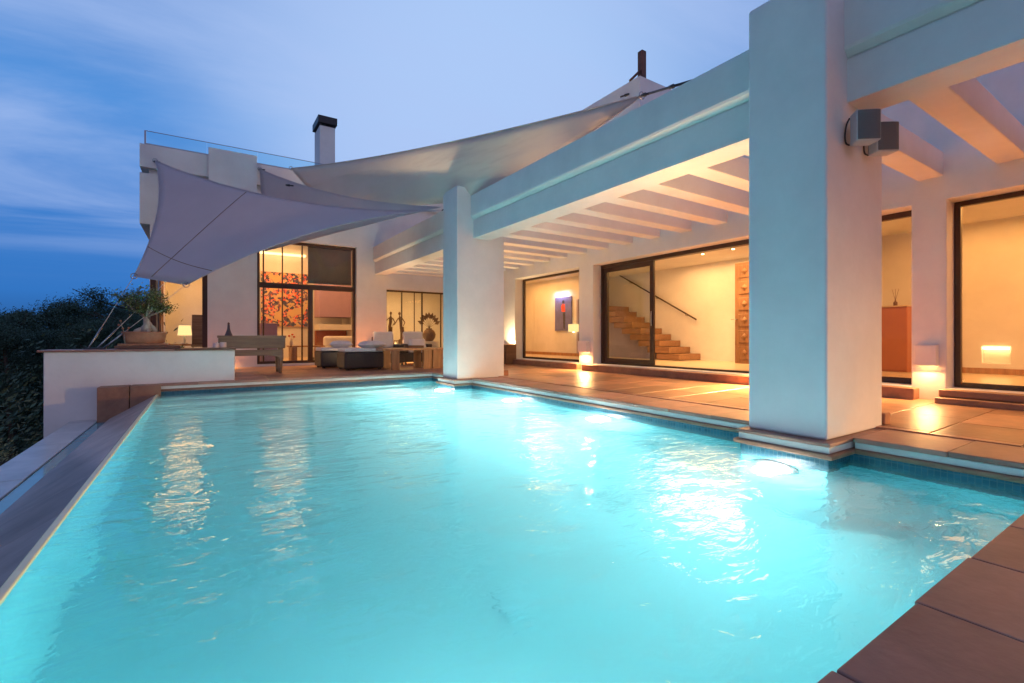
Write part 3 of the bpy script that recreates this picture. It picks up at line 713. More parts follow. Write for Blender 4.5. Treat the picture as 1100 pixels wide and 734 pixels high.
# ------------------------------------------------------------------ planter wall with bonsai
pw = thing('planter_wall', 'low white wall with a stone cap at the far end of the pool', 'wall')
b = MB(); b.box(-2.12, .51, 10.38, 10.95, -2.6, .572); b.build('wall', 'plaster', pw, bevel=.012)
b = MB(); b.box(-2.19, -.42, 10.34, 11.0, .574, .606); b.build('cap_slab', 'coping', pw, bevel=.006)
b = MB(); b.box(-.415, .53, 10.34, 11.0, .574, .612); b.build('cap_slab', 'darkwood', pw, bevel=.006)
b = MB(); b.box(-1.26, -.34, 10.46, 10.98, .616, .665); o = b.build('plinth_board', 'darkwood', bevel=.008); tag(o, 'dark wooden board lying on the wall under the bonsai', 'board')
bz = thing('bonsai', 'gnarled bonsai tree in a wide clay pot on the white wall', 'bonsai', (-.86, 10.66, .667))
b = MB(); b.box(-.36, .36, -.2, .2, .0, .035); b.build('tray', 'clay', bz, bevel=.01)
b = MB(); b.lathe([(0, .037), (.26, .037), (.29, .06), (.305, .15), (.315, .20), (.335, .225), (.335, .245), (.30, .245), (.29, .20), (0, .20)], (0, 0, 0), 36, 1, .58); b.build('pot', 'clay', bz)
b = MB(); b.lathe([(0, .201), (.285, .201), (.15, .222), (0, .228)], (0, 0, 0), 24, 1, .56); b.build('soil', 'soil', bz)
tr = MB()
tr.tube([(-.17, .02, .20), (-.12, 0, .25), (-.03, 0, .29)], [.025, .045, .05], 10)
tr.tube([(.17, 0, .20), (.13, .01, .29), (.05, 0, .36)], [.025, .045, .05], 10)
tr.tube([(.05, -.10, .20), (.05, -.06, .26), (.03, 0, .33)], [.02, .035, .045], 10)
tr.tube([(-.02, 0, .22), (.02, 0, .30), (.04, .0, .38), (.01, 0, .47), (.02, 0, .56)], [.06, .085, .065, .04, .03], 12)
tips = []
rb = random.Random(3)
for k in range(13):
    a = 2*math.pi*k/13 + rb.uniform(-.2, .2); rr = rb.uniform(.20, .40); zz = rb.uniform(.68, .92) if k % 3 else rb.uniform(.62, .72)
    e = Vector((rr*math.cos(a), rr*.7*math.sin(a), zz)); m_ = Vector((e.x*.45, e.y*.45, .52+.3*(zz-.52)))
    tr.tube([(0, 0, .46+rb.uniform(0, .08)), m_, e], [.022, .014, .005], 6); tips.append((m_, e))
tr.build('trunk', 'bark', bz)
lf_ = MB()
def leaf(mb, p, s, r):
    d = Vector((r.gauss(0, 1), r.gauss(0, 1), r.gauss(0, 1))).normalized(); u = d.orthogonal().normalized(); w = d.cross(u)
    p = Vector(p); mb.add([p-u*s, p-w*s*.42+d*s*.1, p+u*s, p+w*s*.42+d*s*.1], [(0, 1, 2, 3)])
for m_, e in tips:
    for q in range(190):
        t_ = rb.uniform(.5, 1.1); c = m_.lerp(e, t_); c = c + Vector((rb.gauss(0, .055), rb.gauss(0, .055), rb.gauss(.02, .045)))
        leaf(lf_, c, rb.uniform(.016, .03), rb)
for q in range(650):
    a = rb.uniform(0, 6.28); rr = .36*math.sqrt(rb.random()); leaf(lf_, (rr*math.cos(a), rr*.75*math.sin(a), .78+.17*(1-(rr/.4)**2)+rb.gauss(0, .06)), rb.uniform(.016, .03), rb)
lf_.build('crown', 'bonsai_leaf', bz)
tw = thing('twig', 'thin bare twig with round seed heads beside the bonsai pot', 'twig', (-1.13, 10.58, .665))
b = MB(); b.tube([(0, 0, 0), (-.01, 0, .22), (-.06, 0, .42)], [.008, .006, .003], 6); b.tube([(0, 0, .14), (.05, 0, .30)], [.005, .003], 6); b.build('stem', 'bark', tw)
for p in ((-.06, 0, .43), (.05, 0, .31), (-.03, 0, .30), (-.085, 0, .36)):
    b = MB(); b.lathe([(.0, -.02), (.014, -.012), (.019, 0), (.014, .012), (0, .02)], p, 8); b.build('seed_head', 'clay', tw)
for k, (x, hh, lab) in enumerate(((.22, .085, 'shorter pink candle on the wall cap by the corner'), (.33, .10, 'taller pink candle on the wall cap by the bench'))):
    c_ = thing('candle', lab, 'candle', (x, 10.62, .613), 0, 'candles on the wall')
    b = MB(); b.lathe([(.0, 0), (.052, 0), (.055, .01), (.055, hh), (.045, hh+.004), (.02, hh-.01), (0, hh-.012)], (0, 0, 0), 20); b.build('wax', 'candle', c_)
    b = MB(); b.tube([(0, 0, hh-.015), (.002, 0, hh+.015)], .003, 5); b.build('wick', 'ink', c_)

# ------------------------------------------------------------------ terrace furniture
bn = thing('bench', 'weathered grey wooden bench seen from behind beside the white wall', 'bench', (.92, 11.9, .004))
for x in (-.56, .56):
    for yq, hgt in ((0, .82), (.44, .46)):
        b = MB(); b.tube([(x, yq, 0), (x, yq, .12), (x, yq, .2), (x, yq, hgt*.9), (x, yq, hgt)], [.035, .045, .05, .045, .04], 8); b.build('leg', 'oldwood', bn)
b = MB(); b.box(-.64, .66, -.045, -.005, .56, .80); b.box(-.66, .68, -.06, .02, .795, .845); b.build('backrest', 'oldwood', bn, bevel=.008)
b = MB(); b.box(-.62, .62, -.03, .50, .42, .47); b.build('seat', 'oldwood', bn, bevel=.01)
b = MB(); b.prism([(-.62, .36), (-.30, .40), (.30, .40), (.50, .37), (.56, .30), (.62, .30), (.62, .53), (-.62, .53)], 'y', -.062, -.031); b.build('apron', 'oldwood', bn, bevel=.006)
for x in (-.60, .60):
    b = MB(); b.box(x-.03, x+.03, .02, .50, .62, .66); b.build('armrest', 'oldwood', bn, bevel=.008)
vs = thing('bottle_vase', 'dark slender bottle vase standing behind the bench end', 'vase', (.50, 12.62, .004))
b = MB(); b.lathe([(.0, 0), (.11, 0), (.13, .2), (.13, .5), (.115, .72), (.085, .84), (.05, .93), (.03, 1.0), (.022, 1.10), (.0, 1.10)], (0, 0, 0), 20); b.build('body', plain('dark_glaze', (.07, .06, .075), .35), vs)
b = MB(); b.lathe([(.02, 0), (.026, .01), (.016, .04), (.0, .05)], (0, 0, 1.101), 14); b.build('stopper', 'darkwood', vs)

def ottoman(loc, sx, sy, label):
    t = thing('ottoman', label, 'ottoman', loc, 0, 'rattan ottomans')
    b = MB(); b.box(-sx/2, sx/2, -sy/2, sy/2, .03, .44); b.build('base', 'rattan', t, bevel=.05, seg=4)
    for x in (-1, 1):
        for y in (-1, 1):
            q = MB(); q.box(x*(sx/2-.09)-.035, x*(sx/2-.09)+.035, y*(sy/2-.09)-.035, y*(sy/2-.09)+.035, 0, .029); q.build('foot', 'black', t)
    b = MB(); b.box(-sx/2+.02, sx/2-.02, -sy/2+.02, sy/2-.02, .442, .53); b.build('cushion', 'cushion', t, bevel=.03, seg=3)
    return t
ottoman((3.36, 12.2, .004), .98, .82, 'dark rattan ottoman with white cushion nearest the pool')
ottoman((3.02, 13.3, .004), .95, .82, 'dark rattan ottoman with white cushion by the glass door')
def pillow(loc, sx, sy, sz, rz, label, tilt=0):
    b = MB(); n = 10
    for sgn in (1, -1):
        o = len(b.v)
        for j in range(n+1):
            for i in range(n+1):
                x, y = i/n*2-1, j/n*2-1; hgt = (max(0, (1-x**4)*(1-y**4)))**.6; b.v.append((x*sx*(1-.06*(1-abs(y))), y*sy*(1-.06*(1-abs(x))), sgn*sz*hgt))
        for j in range(n):
            for i in range(n):
                a = o+j*(n+1)+i; f = (a, a+1, a+n+2, a+n+1); b.f.append(f if sgn > 0 else f[::-1]); b.smooth.append(True)
    o = b.build('pillow', 'cushion'); o.location = loc; o.rotation_euler = (tilt, 0, rz); tag(o, label, 'pillow', 'white pillows on the lounge seats'); return o
pillow((3.66, 12.2, .62), .30, .26, .10, .2, 'plump white pillow on the ottoman nearest the pool')
pillow((3.15, 13.3, .62), .30, .24, .10, -.2, 'white pillow on the ottoman by the glass door')
def armchair(loc, rz, label):
    t = thing('armchair', label, 'armchair', loc, rz, 'rattan armchairs by the coffee table')
    b = MB(); b.box(-.42, .42, -.38, .36, .07, .34); b.build('base', 'rattan', t, bevel=.03)
    for x in (-1, 1):
        q = MB(); q.box(x*.36-.075, x*.36+.075, -.39, .38, .342, .60); q.build('armrest', 'rattan', t, bevel=.03, seg=3)
    q = MB(); q.box(-.28, .28, .27, .40, .342, .82); q.build('back_frame', 'rattan', t, bevel=.03)
    q = MB(); q.box(-.275, .275, -.38, .25, .342, .50); q.build('seat_cushion', 'cushion', t, bevel=.05, seg=4)
    q = MB(); q.box(-.30, .30, .12, .262, .50, .97); q.build('back_cushion', 'cushion', t, bevel=.05, seg=4)
    for x in (-1, 1):
        for y in (-1, 1):
            f = MB(); f.box(x*.36-.03, x*.36+.03, y*.32-.03, y*.32+.03, 0, .068); f.build('foot', 'black', t)
armchair((4.42, 13.4, .004), R(4), 'rattan armchair with tall white back cushion left of the table')
armchair((5.35, 13.55, .012), R(-6), 'rattan armchair with a pillow in front of the window')
pillow((5.34, 13.28, .62), .25, .15, .07, R(-6), 'small white pillow leaning in the armchair by the window', R(60))
tb_ = thing('coffee_table', 'chunky wooden coffee table with plank legs on the terrace', 'table', (4.5, 11.65, .004))
b = MB(); b.box(-.85, .95, -.38, .42, .475, .53); b.build('tabletop', 'warmwood', tb_, bevel=.008)
for x0_, x1_ in ((-.62, -.42), (.22, .42), (.47, .75)):
    b = MB(); b.box(x0_, x1_, -.34, -.28, 0, .473); b.build('leg', 'warmwood', tb_, bevel=.006)
    b = MB(); b.box(x0_, x1_, .32, .38, 0, .473); b.build('leg', 'warmwood', tb_, bevel=.006)
tr_ = thing('tray', 'wooden serving tray with raised rim on the coffee table', 'tray', (4.62, 11.75, .536))
b = MB(); b.box(-.2, .2, -.14, .14, 0, .015); b.build('base', 'darkwood', tr_)
b = MB(); b.box(-.2, .2, -.155, -.141, 0, .06); b.box(-.2, .2, .141, .155, 0, .06); b.box(-.215, -.201, -.155, .155, 0, .06); b.box(.201, .215, -.155, .155, 0, .06); b.build('rim', 'darkwood', tr_)
pt = thing('planter_pot', 'tall dark square planter against the pergola wall', 'planter', (7.30, 11.36, .045))
b = solid([('+', -.17, .17, -.17, .17, 0, .56), ('-', -.15, .15, -.15, .15, .48, 1)]); b.build('body', 'darkwood', pt, bevel=.006)
b = MB(); b.box(-.149, .149, -.149, .149, .44, .475); b.build('soil', 'soil', pt)
lamp('AREA', 'planter_uplight', (7.32, 11.36, .56), 34, (1, .70, .36), rot=(R(180), 0, 0), size=.12)
b = MB(); b.lathe([(0, 0), (.06, 0), (.06, .03), (.045, .035), (0, .035)], (0, 0, .476), 14); b.build('uplight', 'bulb', pt)

# ------------------------------------------------------------------ hall behind the sliding door
sc_ = thing('staircase', 'floating wooden staircase climbing along the hall wall', 'staircase', (0, 0, .204))
for k in range(15):
    y0_ = 7.78 + .315*k
    if y0_ > 10.6 or .172*(k+1) > 2.5: break
    b = MB(); b.box(10.2, 11.08, y0_, min(y0_+.72, 11.22), .172*k+.014, .172*(k+1)); b.build('tread', 'treadwood', sc_, bevel=.004)
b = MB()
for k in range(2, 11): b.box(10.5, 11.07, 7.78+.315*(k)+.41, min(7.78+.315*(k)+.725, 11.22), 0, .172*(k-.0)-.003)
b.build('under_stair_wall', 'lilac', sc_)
hr = thing('handrail', 'dark sloping handrail on the hall wall above the stairs', 'handrail', (0, 0, 0))
b = MB(); b.tube([(11.0, 7.85, 1.28), (11.0, 11.2, 2.62+.45)], .022, 8); b.build('rail', 'frame', hr)
for q in (.1, .4, .7):
    b = MB(); p = Vector((11.0, 7.85, 1.28)).lerp(Vector((11.0, 11.2, 3.07)), q); b.tube([p, p+Vector((.0, 0, -.05)), p+Vector((.098, 0, -.06))], .008, 6); b.build('bracket', 'frame', hr)
dr_ = thing('carved_door', 'carved wooden panel door standing open in the hall', 'door', (10.4, 6.39, .206))
b = MB(); b.box(0, .05, -.85, 0, 0, 2.33); b.build('leaf', 'doorwood', dr_, bevel=.006)
for r in range(6):
    for c in range(2):
        z0_ = .10+r*.375; h_ = .29
        b = MB(); b.box(-.018, -.001, -.09-.36*c-.30, -.09-.36*c, z0_, z0_+h_); b.build('panel', 'doorwood', dr_, bevel=.012, seg=2)
        q = MB(); q.lathe([(0, 0), (.08, 0), (.075, .008), (.03, .010), (.025, .018), (0, .02)], (0, 0, 0), 4); o = q.build('carving', 'doorwood', dr_); o.rotation_euler = (0, R(-90), 0); o.location = (-.018, -.24-.36*c, z0_+h_/2)
b = MB(); b.tube([(-.002, -.05, 1.02), (-.05, -.05, 1.02), (-.055, .06, 1.02)], .011, 8); b.build('handle', 'steel', dr_)
for i, (x, y, lab) in enumerate(((9.7, 6.75, 'recessed ceiling downlight nearer the stairs'), (9.7, 6.0, 'recessed ceiling downlight nearer the carved door'))):
    t = thing('downlight', lab, 'ceiling light', (x, y, 2.748), 0, 'ceiling downlights in the hall')
    b = MB(); b.lathe([(.035, 0), (.055, 0), (.055, -.008), (.035, -.008)], (0, 0, 0), 20); b.build('ring', 'steel', t)
    b = MB(); b.lathe([(0, -.002), (.034, -.002), (.03, -.018), (0, -.024)], (0, 0, 0), 20); b.build('bulb', 'bulb', t)
    lamp('SPOT', 'hall_downlight', (x+.2*i, y, 2.70), 95, (1, .60, .25), size=.04, spot=R(110), blend=.7)
WARM = (1, .425, .115)
lamp('AREA', 'hall_lamp', (9.5, 6.6, 2.70), 175, (1, .52, .185), size=2.6, size_y=3.2)
lamp('AREA', 'room_lamp', (9.3, 1.0, 2.70), 140, WARM, size=2.4, size_y=3.4)
lamp('AREA', 'end_room_lamp', (9.3, -5.0, 2.70), 200, WARM, size=2.4, size_y=4)
lamp('AREA', 'study_lamp', (8.9, 12.6, 2.70), 75, WARM, size=1.4, size_y=2.4)
lamp('AREA', 'living_room_lamp', (2.6, 16.9, 4.1), 190, (1, .45, .15), size=2.8, size_y=2.6)
lamp('AREA', 'corner_room_lamp', (-.35, 16.4, 3.2), 66, (1, .44, .11), size=.9, size_y=2)
lamp('AREA', 'dining_room_lamp', (6.4, 16.4, 2.70), 120, (1, .52, .19), size=2.8, size_y=2)

# study behind the far pane: picture, sconce, tall panel
pc_ = thing('picture', 'violet blue picture of a small red coated figure on the study wall', 'picture', (9.885, 12.02, 1.02))
b = MB(); b.box(-.03, 0, -.42, .42, 0, 1.1); b.build('canvas', 'blue', pc_)
b = MB(); b.prism([(-.12, .62), (.06, .62), (.09, .80), (.02, .88), (-.10, .86)], 'x', -.036, -.031); b.build('coat', 'red', pc_)
b = MB(); b.prism([(-.11, .05), (-.03, .08), (.0, .6), (-.11, .6)], 'x', -.036, -.031); b.prism([(-.07, .89), (.03, .89), (.04, .97), (-.02, 1.0), (-.08, .97)], 'x', -.036, -.031); b.build('figure', 'ink', pc_)
lamp('AREA', 'picture_lamp', (9.72, 12.1, 2.25), 5, (.8, .8, 1), rot=(0, R(-35), 0), size=.1, size_y=.7)
sn = thing('wall_sconce', 'square shaded wall sconce lit beside the blue picture', 'wall lamp', (9.87, 11.42, .98))
b = solid([('+', -.16, .0, -.16, .16, 0, .24), ('-', -.148, -.012, -.148, .148, -.1, .5)]); b.build('shade', 'shade', sn)
b = MB(); b.lathe([(0, 0), (.03, .01), (.04, .04), (.03, .07), (0, .08)], (-.08, 0, -.03), 12); b.build('bulb', 'bulb', sn)
b = MB(); b.box(9.86, 9.897, 11.27, 11.36, .3, 2.0); o = b.build('tall_mirror', 'lilac', bevel=.004); tag(o, 'tall narrow violet mirror beside the wall sconce', 'mirror')

# room behind the right-hand panes: cabinet, niche lamp
cb_ = thing('cabinet', 'tall coral red cabinet seen through the narrow glass door', 'cabinet', (10.45, 3.3, .206))
b = MB(); b.box(-.25, .42, -.20, .26, 0, 1.14); b.build('carcass', 'redlacquer', cb_, bevel=.006)
b = MB(); b.box(-.262, -.251, -.19, .25, .03, 1.11); b.build('door', 'redlacquer', cb_, bevel=.004)
b = MB(); b.box(-.27, .42, -.21, .27, 1.142, 1.165); b.build('top', 'tilefloor', cb_, bevel=.004)
rd = thing('reed_diffuser', 'small glass reed diffuser on top of the coral cabinet', 'diffuser', (10.3, 3.3, 1.372))
b = MB(); b.lathe([(0, 0), (.03, 0), (.03, .06), (.012, .08), (.012, .1), (0, .1)], (0, 0, 0), 14); b.build('bottle', 'bronze', rd)
b = MB()
for a in (-.05, 0, .05): b.tube([(0, 0, .09), (0, a, .30)], .003, 5)
b.build('reed', 'bronze', rd)
nl = thing('niche_light', 'lit square niche lamp low on the amber room wall', 'wall light', (10.93, 2.145, .525))
b = MB(); b.box(-.045, -.002, -.15, .15, .09, .125); b.build('lamp', 'bulb', nl)
b = MB(); b.box(.045, .055, -.16, .16, -.13, .13); b.build('back_plate', 'plaster_in', nl)

# living room
lm = thing('painting', 'large abstract painting in coral and slate blotches on the living room wall', 'painting', (2.5, 18.93, 1.2))
b = MB(); b.box(-.76, .80, 0, .05, 0, 1.95); b.build('canvas', 'painting', lm)
hd = thing('fireplace', 'mauve chimney breast over a long white hearth in the living room', 'fireplace', (4.05, 17.6, .066))
b = MB(); b.box(-.62, .48, 0, .9, 1.46, 4.05); b.build('hood', 'mauve', hd, bevel=.01)
b = MB(); b.box(-.62, .48, .0, .9, 1.0, 1.2); b.build('mantel', 'plaster', hd, bevel=.01)
b = MB(); b.box(-.6, .48, .7, .95, .02, .98); b.build('firebox', plain('firebox_brick', (.30, .09, .05), .8), hd)
sf = thing('sofa', 'cream sofa with rounded back in the living room', 'sofa', (3.75, 16.5, .066))
b = MB(); b.box(-.75, .7, -.4, .42, .08, .42); b.build('seat', 'cushion', sf, bevel=.08, seg=4)
b = MB(); b.box(-.35, .7, .10, .42, .42, .78); b.build('backrest', 'cushion', sf, bevel=.10, seg=4)
b = MB(); b.box(-.7, .65, -.36, .38, 0, .078); b.build('plinth', 'black', sf)
ft = thing('side_table', 'square reddish wooden side table behind the glass', 'table', (2.75, 15.9, .066))
b = MB(); b.box(-.55, .45, -.3, .3, .44, .48); b.build('tabletop', 'warmwood', ft)
for x in (-.5, .25): 
    b = MB(); b.box(x, x+.16, -.28, .28, 0, .438); b.build('leg', 'warmwood', ft)
fv = thing('flower_vase', 'small vase with red flowers on the side table', 'vase', (2.28, 15.85, .548))
b = MB(); b.lathe([(0, 0), (.04, 0), (.05, .08), (.025, .16), (.03, .18), (0, .18)], (0, 0, 0), 14); b.build('body', 'cushion', fv)
b = MB()
for a, c in ((-.06, .30), (.03, .34), (.08, .27)): b.tube([(0, 0, .16), (a*.5, 0, c*.7), (a, 0, c)], .004, 5); b.lathe([(0, -.03), (.035, -.01), (.03, .02), (0, .03)], (a, 0, c), 8)
b.build('flower', 'red', fv)
lc = thing('cabinet', 'low dark violet cabinet inside by the window edge', 'cabinet', (1.62, 15.6, .066))
b = MB(); b.box(-.22, .22, -.2, .2, 0, 1.15); b.build('carcass', 'mauve', lc, bevel=.006)
b = MB(); b.box(-.2, .2, -.212, -.202, .04, 1.1); b.build('door', 'mauve', lc, bevel=.004)
bd_ = thing('roller_blind', 'brown roller blind lowered over the upper right pane', 'blind', (3.22, GY+.30, 2.42))
b = MB(); b.box(-.62, .62, 0, .006, 0, 1.05); b.build('cloth', 'blind', bd_)
b = MB(); b.tube([(-.63, .003, 1.07), (.63, .003, 1.07)], .03, 10); b.build('roller', 'frame', bd_)
b = MB(); b.tube([(-.62, .003, -.01), (.62, .003, -.01)], .012, 8); b.build('bottom_bar', 'steel', bd_)
cl = MB(); cl.box(.8, 3.2, 18.80, 18.97, 3.78, 3.84); o = cl.build('cove_light', 'cove'); tag(o, 'glowing cove light strip high on the living room wall', 'light strip')

# corner room: table lamp, tall panel, folding shutters
tl = thing('table_lamp', 'white shaded table lamp glowing in the corner room window', 'lamp', (-.42, 16.2, .62))
b = MB(); b.lathe([(0, 0), (.07, 0), (.07, .02), (.02, .04), (.03, .12), (.015, .26), (.0, .26)], (0, 0, 0), 14); b.build('base', 'cushion', tl)
b = MB(); b.lathe([(.17, .24), (.14, .52), (.137, .52), (.167, .24)], (0, 0, 0), 20); b.build('shade', 'shade', tl)
lamp('POINT', 'table_lamp_bulb', (-.42, 16.2, .98), 6, (1, .65, .28), size=.05)
tt = thing('console', 'small wooden console carrying the table lamp', 'table', (-.35, 16.25, .122))
b = MB(); b.box(-.4, .5, -.22, .22, .45, .495); b.build('top', 'warmwood', tt)
for x in (-.36, .42):
    b = MB(); b.box(x, x+.05, -.2, .2, 0, .448); b.build('leg', 'warmwood', tt)
mr_ = thing('dark_chair', 'tall dark backed chair beside the table lamp', 'chair', (-.08, 15.85, .122))
b = MB(); b.box(-.17, .17, .14, .19, .45, 1.32); b.build('backrest', 'oldwood', mr_, bevel=.008)
b = MB(); b.box(-.18, .18, -.2, .2, .42, .47); b.build('seat', 'oldwood', mr_, bevel=.008)
for x in (-.16, .13):
    for y in (-.18, .15):
        b = MB(); b.box(x, x+.035, y, y+.035, 0, .418); b.build('leg', 'oldwood', mr_)
shu = thing('wooden_shutter', 'warm wooden framed shutter folded back in the corner window', 'shutter', (-.93, GY+.32, .125))
b = solid([('+', 0, .05, 0, .85, 0, 3.1), ('-', -.1, .1, .1, .75, .15, 1.4), ('-', -.1, .1, .1, .75, 1.55, 2.95)]); b.build('frame', 'warmwood', shu, bevel=.004)
b = MB(); b.box(.02, .03, .1, .75, .15, 1.4); b.box(.02, .03, .1, .75, 1.55, 2.95); b.build('panel', 'doorwood', shu)

# dining room: two tall figurines, round vase with fan of leaves, lantern
def figurine(x, lean, label):
    t = thing('figurine', label, 'statuette', (x, 15.6, .066), 0, 'carved figurines behind the window', .93)
    b = MB(); b.box(-.1, .1, -.1, .1, 0, .72); b.build('pedestal', 'bronze', t, bevel=.006)
    b = MB()
    b.tube([(-.05, 0, .721), (-.045, -.01, .95), (-.03+lean*.2, 0, 1.18), (lean*.5, 0, 1.34), (lean*.8, 0, 1.5), (lean, 0, 1.56), (lean, 0, 1.60)], [.028, .032, .05, .055, .065, .025, .022], 10)
    b.tube([(.06, 0, .721), (.05, .01, .95), (.03+lean*.2, 0, 1.18)], [.028, .032, .05], 10)
    b.lathe([(0, 0), (.035, .02), (.045, .06), (.04, .10), (.02, .125), (0, .13)], (lean*1.05, 0, 1.60), 12)
    b.tube([(lean*.8+.07, 0, 1.5), (lean*.6+.15, -.03, 1.34), (lean*.4+.06, -.07, 1.22)], [.022, .018, .014], 8)
    b.tube([(lean*.8-.07, 0, 1.5), (lean*.6-.17, -.03, 1.38), (lean*.4-.20-abs(lean)*.8, -.06, 1.30+lean*.6)], [.022, .018, .014], 8)
    b.build('body', 'bronze', t)
figurine(5.30, .02, 'upright dark carved figurine left in the dining window')
figurine(5.72, -.10, 'leaning dark carved figurine with an outstretched arm')
pv = thing('round_vase', 'big round dark vase holding a fan of broad leaves', 'vase', (6.75, 15.7, .066))
b = MB(); b.box(-.25, .25, -.25, .25, 0, .60); b.build('pedestal', 'cushion', pv, bevel=.01)
b = MB(); b.lathe([(0, 0), (.12, 0), (.21, .12), (.23, .24), (.19, .36), (.10, .43), (.11, .46), (0, .46)], (0, 0, .60), 20); b.build('body', 'bronze', pv)
b = MB()
for k in range(9):
    a = R(-65+130*k/8); e = Vector((math.sin(a)*.34, .0, 1.08+math.cos(a)*.42)); b.tube([(0, 0, 1.06), (e.x*.5, 0, 1.06+(e.z-1.06)*.6), e], [.005, .005, .004], 5)
    d = Vector((math.sin(a), .15*(-1)**k, math.cos(a))); w_ = Vector((math.cos(a), 0, -math.sin(a)))*.075
    b.add([e-d*.12, e+w_, e+d*.14, e-w_], [(0, 1, 2, 3)])
b.build('leaf', 'bronze', pv)
ln = thing('lantern', 'small glowing candle lantern on the sill between the armchairs', 'lantern', (4.92, 14.0, .004))
b = MB(); b.box(-.1, .1, -.1, .1, 0, .56); b.box(-.08, .08, -.08, .08, .69, .71)
for x in (-.07, .07):
    for y in (-.07, .07): b.box(x-.008, x+.008, y-.008, y+.008, .56, .69)
b.build('body', 'darkwood', ln)
b = MB(); b.lathe([(0, 0), (.035, 0), (.035, .08), (0, .085)], (0, 0, .562), 12); b.build('candle', 'shade', ln)

# ------------------------------------------------------------------ trees
def pine_mesh(seed, h, leafm, umbrella):
    r = random.Random(seed); tr = MB(); cr_ = MB()
    bend = [Vector((0, 0, 0))]
    for k in range(1, 6): bend.append(Vector((r.uniform(-.25, .25)*k*.4, r.uniform(-.25, .25)*k*.4, h*.86*k/5)))
    tr.tube(bend, [h*.024, h*.021, h*.018, h*.014, h*.010, h*.005], 7)
    n = 15 if umbrella else 20
    for k in range(n):
        t = (.5+.5*(k/n)**.7) if umbrella else (.26+.74*k/n)
        base = bend[0].lerp(bend[-1], t); a = r.uniform(0, 6.28)
        rr = h*((.34-.14*abs(t-.8)) if umbrella else .27*(1.18-t))*r.uniform(.55, 1.1)
        tip = base + Vector((math.cos(a)*rr, math.sin(a)*rr, h*r.uniform(.02, .14)))
        tr.tube([base, base.lerp(tip, .5)+Vector((0, 0, -.02*h)), tip], [h*.007, h*.005, h*.002], 5)
        for q in range(3):
            c = base.lerp(tip, r.uniform(.55, 1.05)) + Vector((r.gauss(0, .03), r.gauss(0, .03), r.gauss(.0, .02)))*h
            s_ = h*r.uniform(.035, .075)
            for i in range(420):
                d = Vector((r.gauss(0, 1), r.gauss(0, 1), r.gauss(0, .62))); p = c + d*s_*.62
                leaf(cr_, p, h*r.uniform(.0038, .0075), r)
    return tr, cr_
protos = []
lab = {0: 'dark umbrella pine with a flat open crown on the slope', 1: 'dark broad evergreen with a full crown on the slope', 2: 'dark narrow evergreen with a ragged top on the slope'}
for i, (seed, hh, lm_, um) in enumerate(((11, 10, 'pine_leaf', True), (23, 10, 'oak_leaf', False), (35, 10, 'pine_leaf', False))):
    t = thing('pine_tree' if i != 1 else 'evergreen_oak', lab[i], 'tree', (0, 0, 0), 0, 'dark trees on the slope: ' + ('umbrella pines', 'broad evergreens', 'narrow evergreens')[i])
    a, b = pine_mesh(seed, hh, lm_, um); a.build('trunk', 'trunk', t); b.build('crown', lm_, t); protos.append([t, False])
rt = random.Random(5)
spots = []
for ring, (dist, n, a0, a1) in enumerate(((24, 9, -19, -3.5), (33, 12, -30, -.5), (44, 15, -34, 1), (58, 14, -30, 6))):
    for k in range(n):
        az_ = R(a0+(a1-a0)*(k+rt.uniform(.15, .85))/n); d = dist*rt.uniform(.92, 1.1)
        spots.append((d*math.sin(az_), d*math.cos(az_), ring))
for j, (x, y, ring) in enumerate(spots):
    i = (0, 2, 0, 0, 1)[j % 5] if ring > 1 else (1, 2, 1)[j % 3]
    t, used = protos[i]
    if used: t = copy_tree(t)
    else: protos[i][1] = True
    z = ground_h(x, y); d = math.hypot(x, y)
    target = .82 + d*((.0, .055), (.01, .06), (.054, .1), (.05, .094))[ring][0] + d*rt.random()*(.055, .05, .042, .044)[ring]
    s_ = max(.45, (target - z)/10.2); t.location = (x, y, z-.15); t.scale = (s_*rt.uniform(.95, 1.35), s_*rt.uniform(.95, 1.35), s_); t.rotation_euler = (0, 0, rt.uniform(0, 6.28))
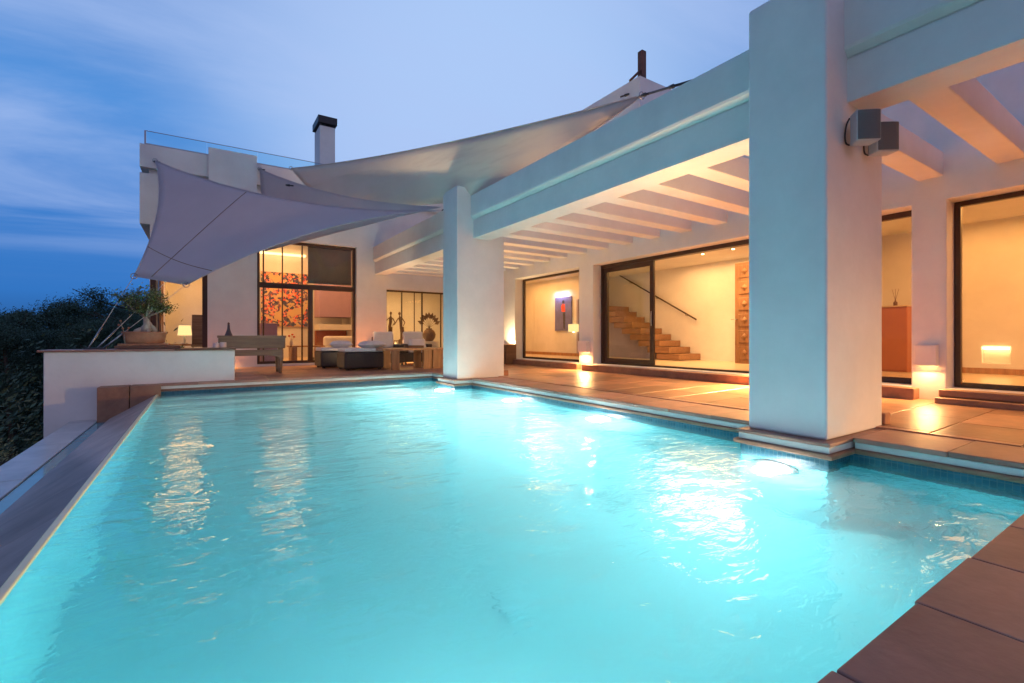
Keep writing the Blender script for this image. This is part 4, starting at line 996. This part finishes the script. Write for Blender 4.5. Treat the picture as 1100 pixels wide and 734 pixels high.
# dense undergrowth of the wooded slope
ug = MB(); ru = random.Random(9)
for k in range(420):
    az_ = R(ru.uniform(-40, 1)); d = ru.uniform(17, 62); x, y = d*math.sin(az_), d*math.cos(az_); z = ground_h(x, y)
    hgt = ru.uniform(1.2, 3.6)
    for q in range(150):
        leaf(ug, (x+ru.gauss(0, 1.0), y+ru.gauss(0, 1.0), z+hgt*ru.random()), ru.uniform(.05, .12), ru)
tag(ug.build('undergrowth', 'oak_leaf'), 'dense dark undergrowth filling the wooded slope below the trees', 'undergrowth', None, 'stuff')
# olive shrubs just beyond the outer ledge
def shrub(x, y, zt_, w, label, seed):
    r = random.Random(seed); z = ground_h(x, y); t = thing('shrub', label, 'shrub', (x, y, z), 0, 'shrubs beyond the pool ledge'); h_ = zt_-z
    s_, f = MB(), MB()
    for k in range(26):
        a = r.uniform(0, 6.28); rr = w*math.sqrt(r.random()); hh = h_*r.uniform(.55, 1.0)*(1-.35*(rr/w)**2)
        e = Vector((rr*math.cos(a), rr*math.sin(a), hh)); m_ = Vector((e.x*.55, e.y*.55, hh*.6))
        s_.tube([(r.gauss(0, .05), r.gauss(0, .05), 0), m_, e], [.016, .010, .004], 5)
        for q in range(130):
            c = m_.lerp(e, r.uniform(.1, 1.06)) + Vector((r.gauss(0, .08), r.gauss(0, .08), r.gauss(0, .07))); leaf(f, c, r.uniform(.013, .027), r)
    s_.build('stem', 'trunk', t); f.build('foliage', 'shrub_leaf', t)
shrub(-3.0, 10.2, -.22, .75, 'olive green shrub touching the white wall', 1); shrub(-3.9, 10.9, -.12, .8, 'taller olive shrub left of the white wall', 2)
shrub(-3.1, 8.6, -.75, .7, 'low olive shrub in front of the outer ledge', 3); shrub(-4.4, 9.3, -.45, .8, 'wide olive shrub farthest from the pool', 4)

# ------------------------------------------------------------------ render settings
scn.view_settings.view_transform = 'Standard'; scn.view_settings.look = 'None'; scn.view_settings.exposure = 0; scn.view_settings.gamma = 1
scn.render.engine = 'CYCLES'
cy = scn.cycles
cy.use_denoising = True; cy.denoiser = 'OPENIMAGEDENOISE'
cy.max_bounces = 12; cy.volume_bounces = 2; cy.diffuse_bounces = 5; cy.glossy_bounces = 5; cy.transmission_bounces = 8; cy.transparent_max_bounces = 12
cy.sample_clamp_indirect = 12; cy.caustics_reflective = False; cy.caustics_refractive = True; cy.blur_glossy = .5
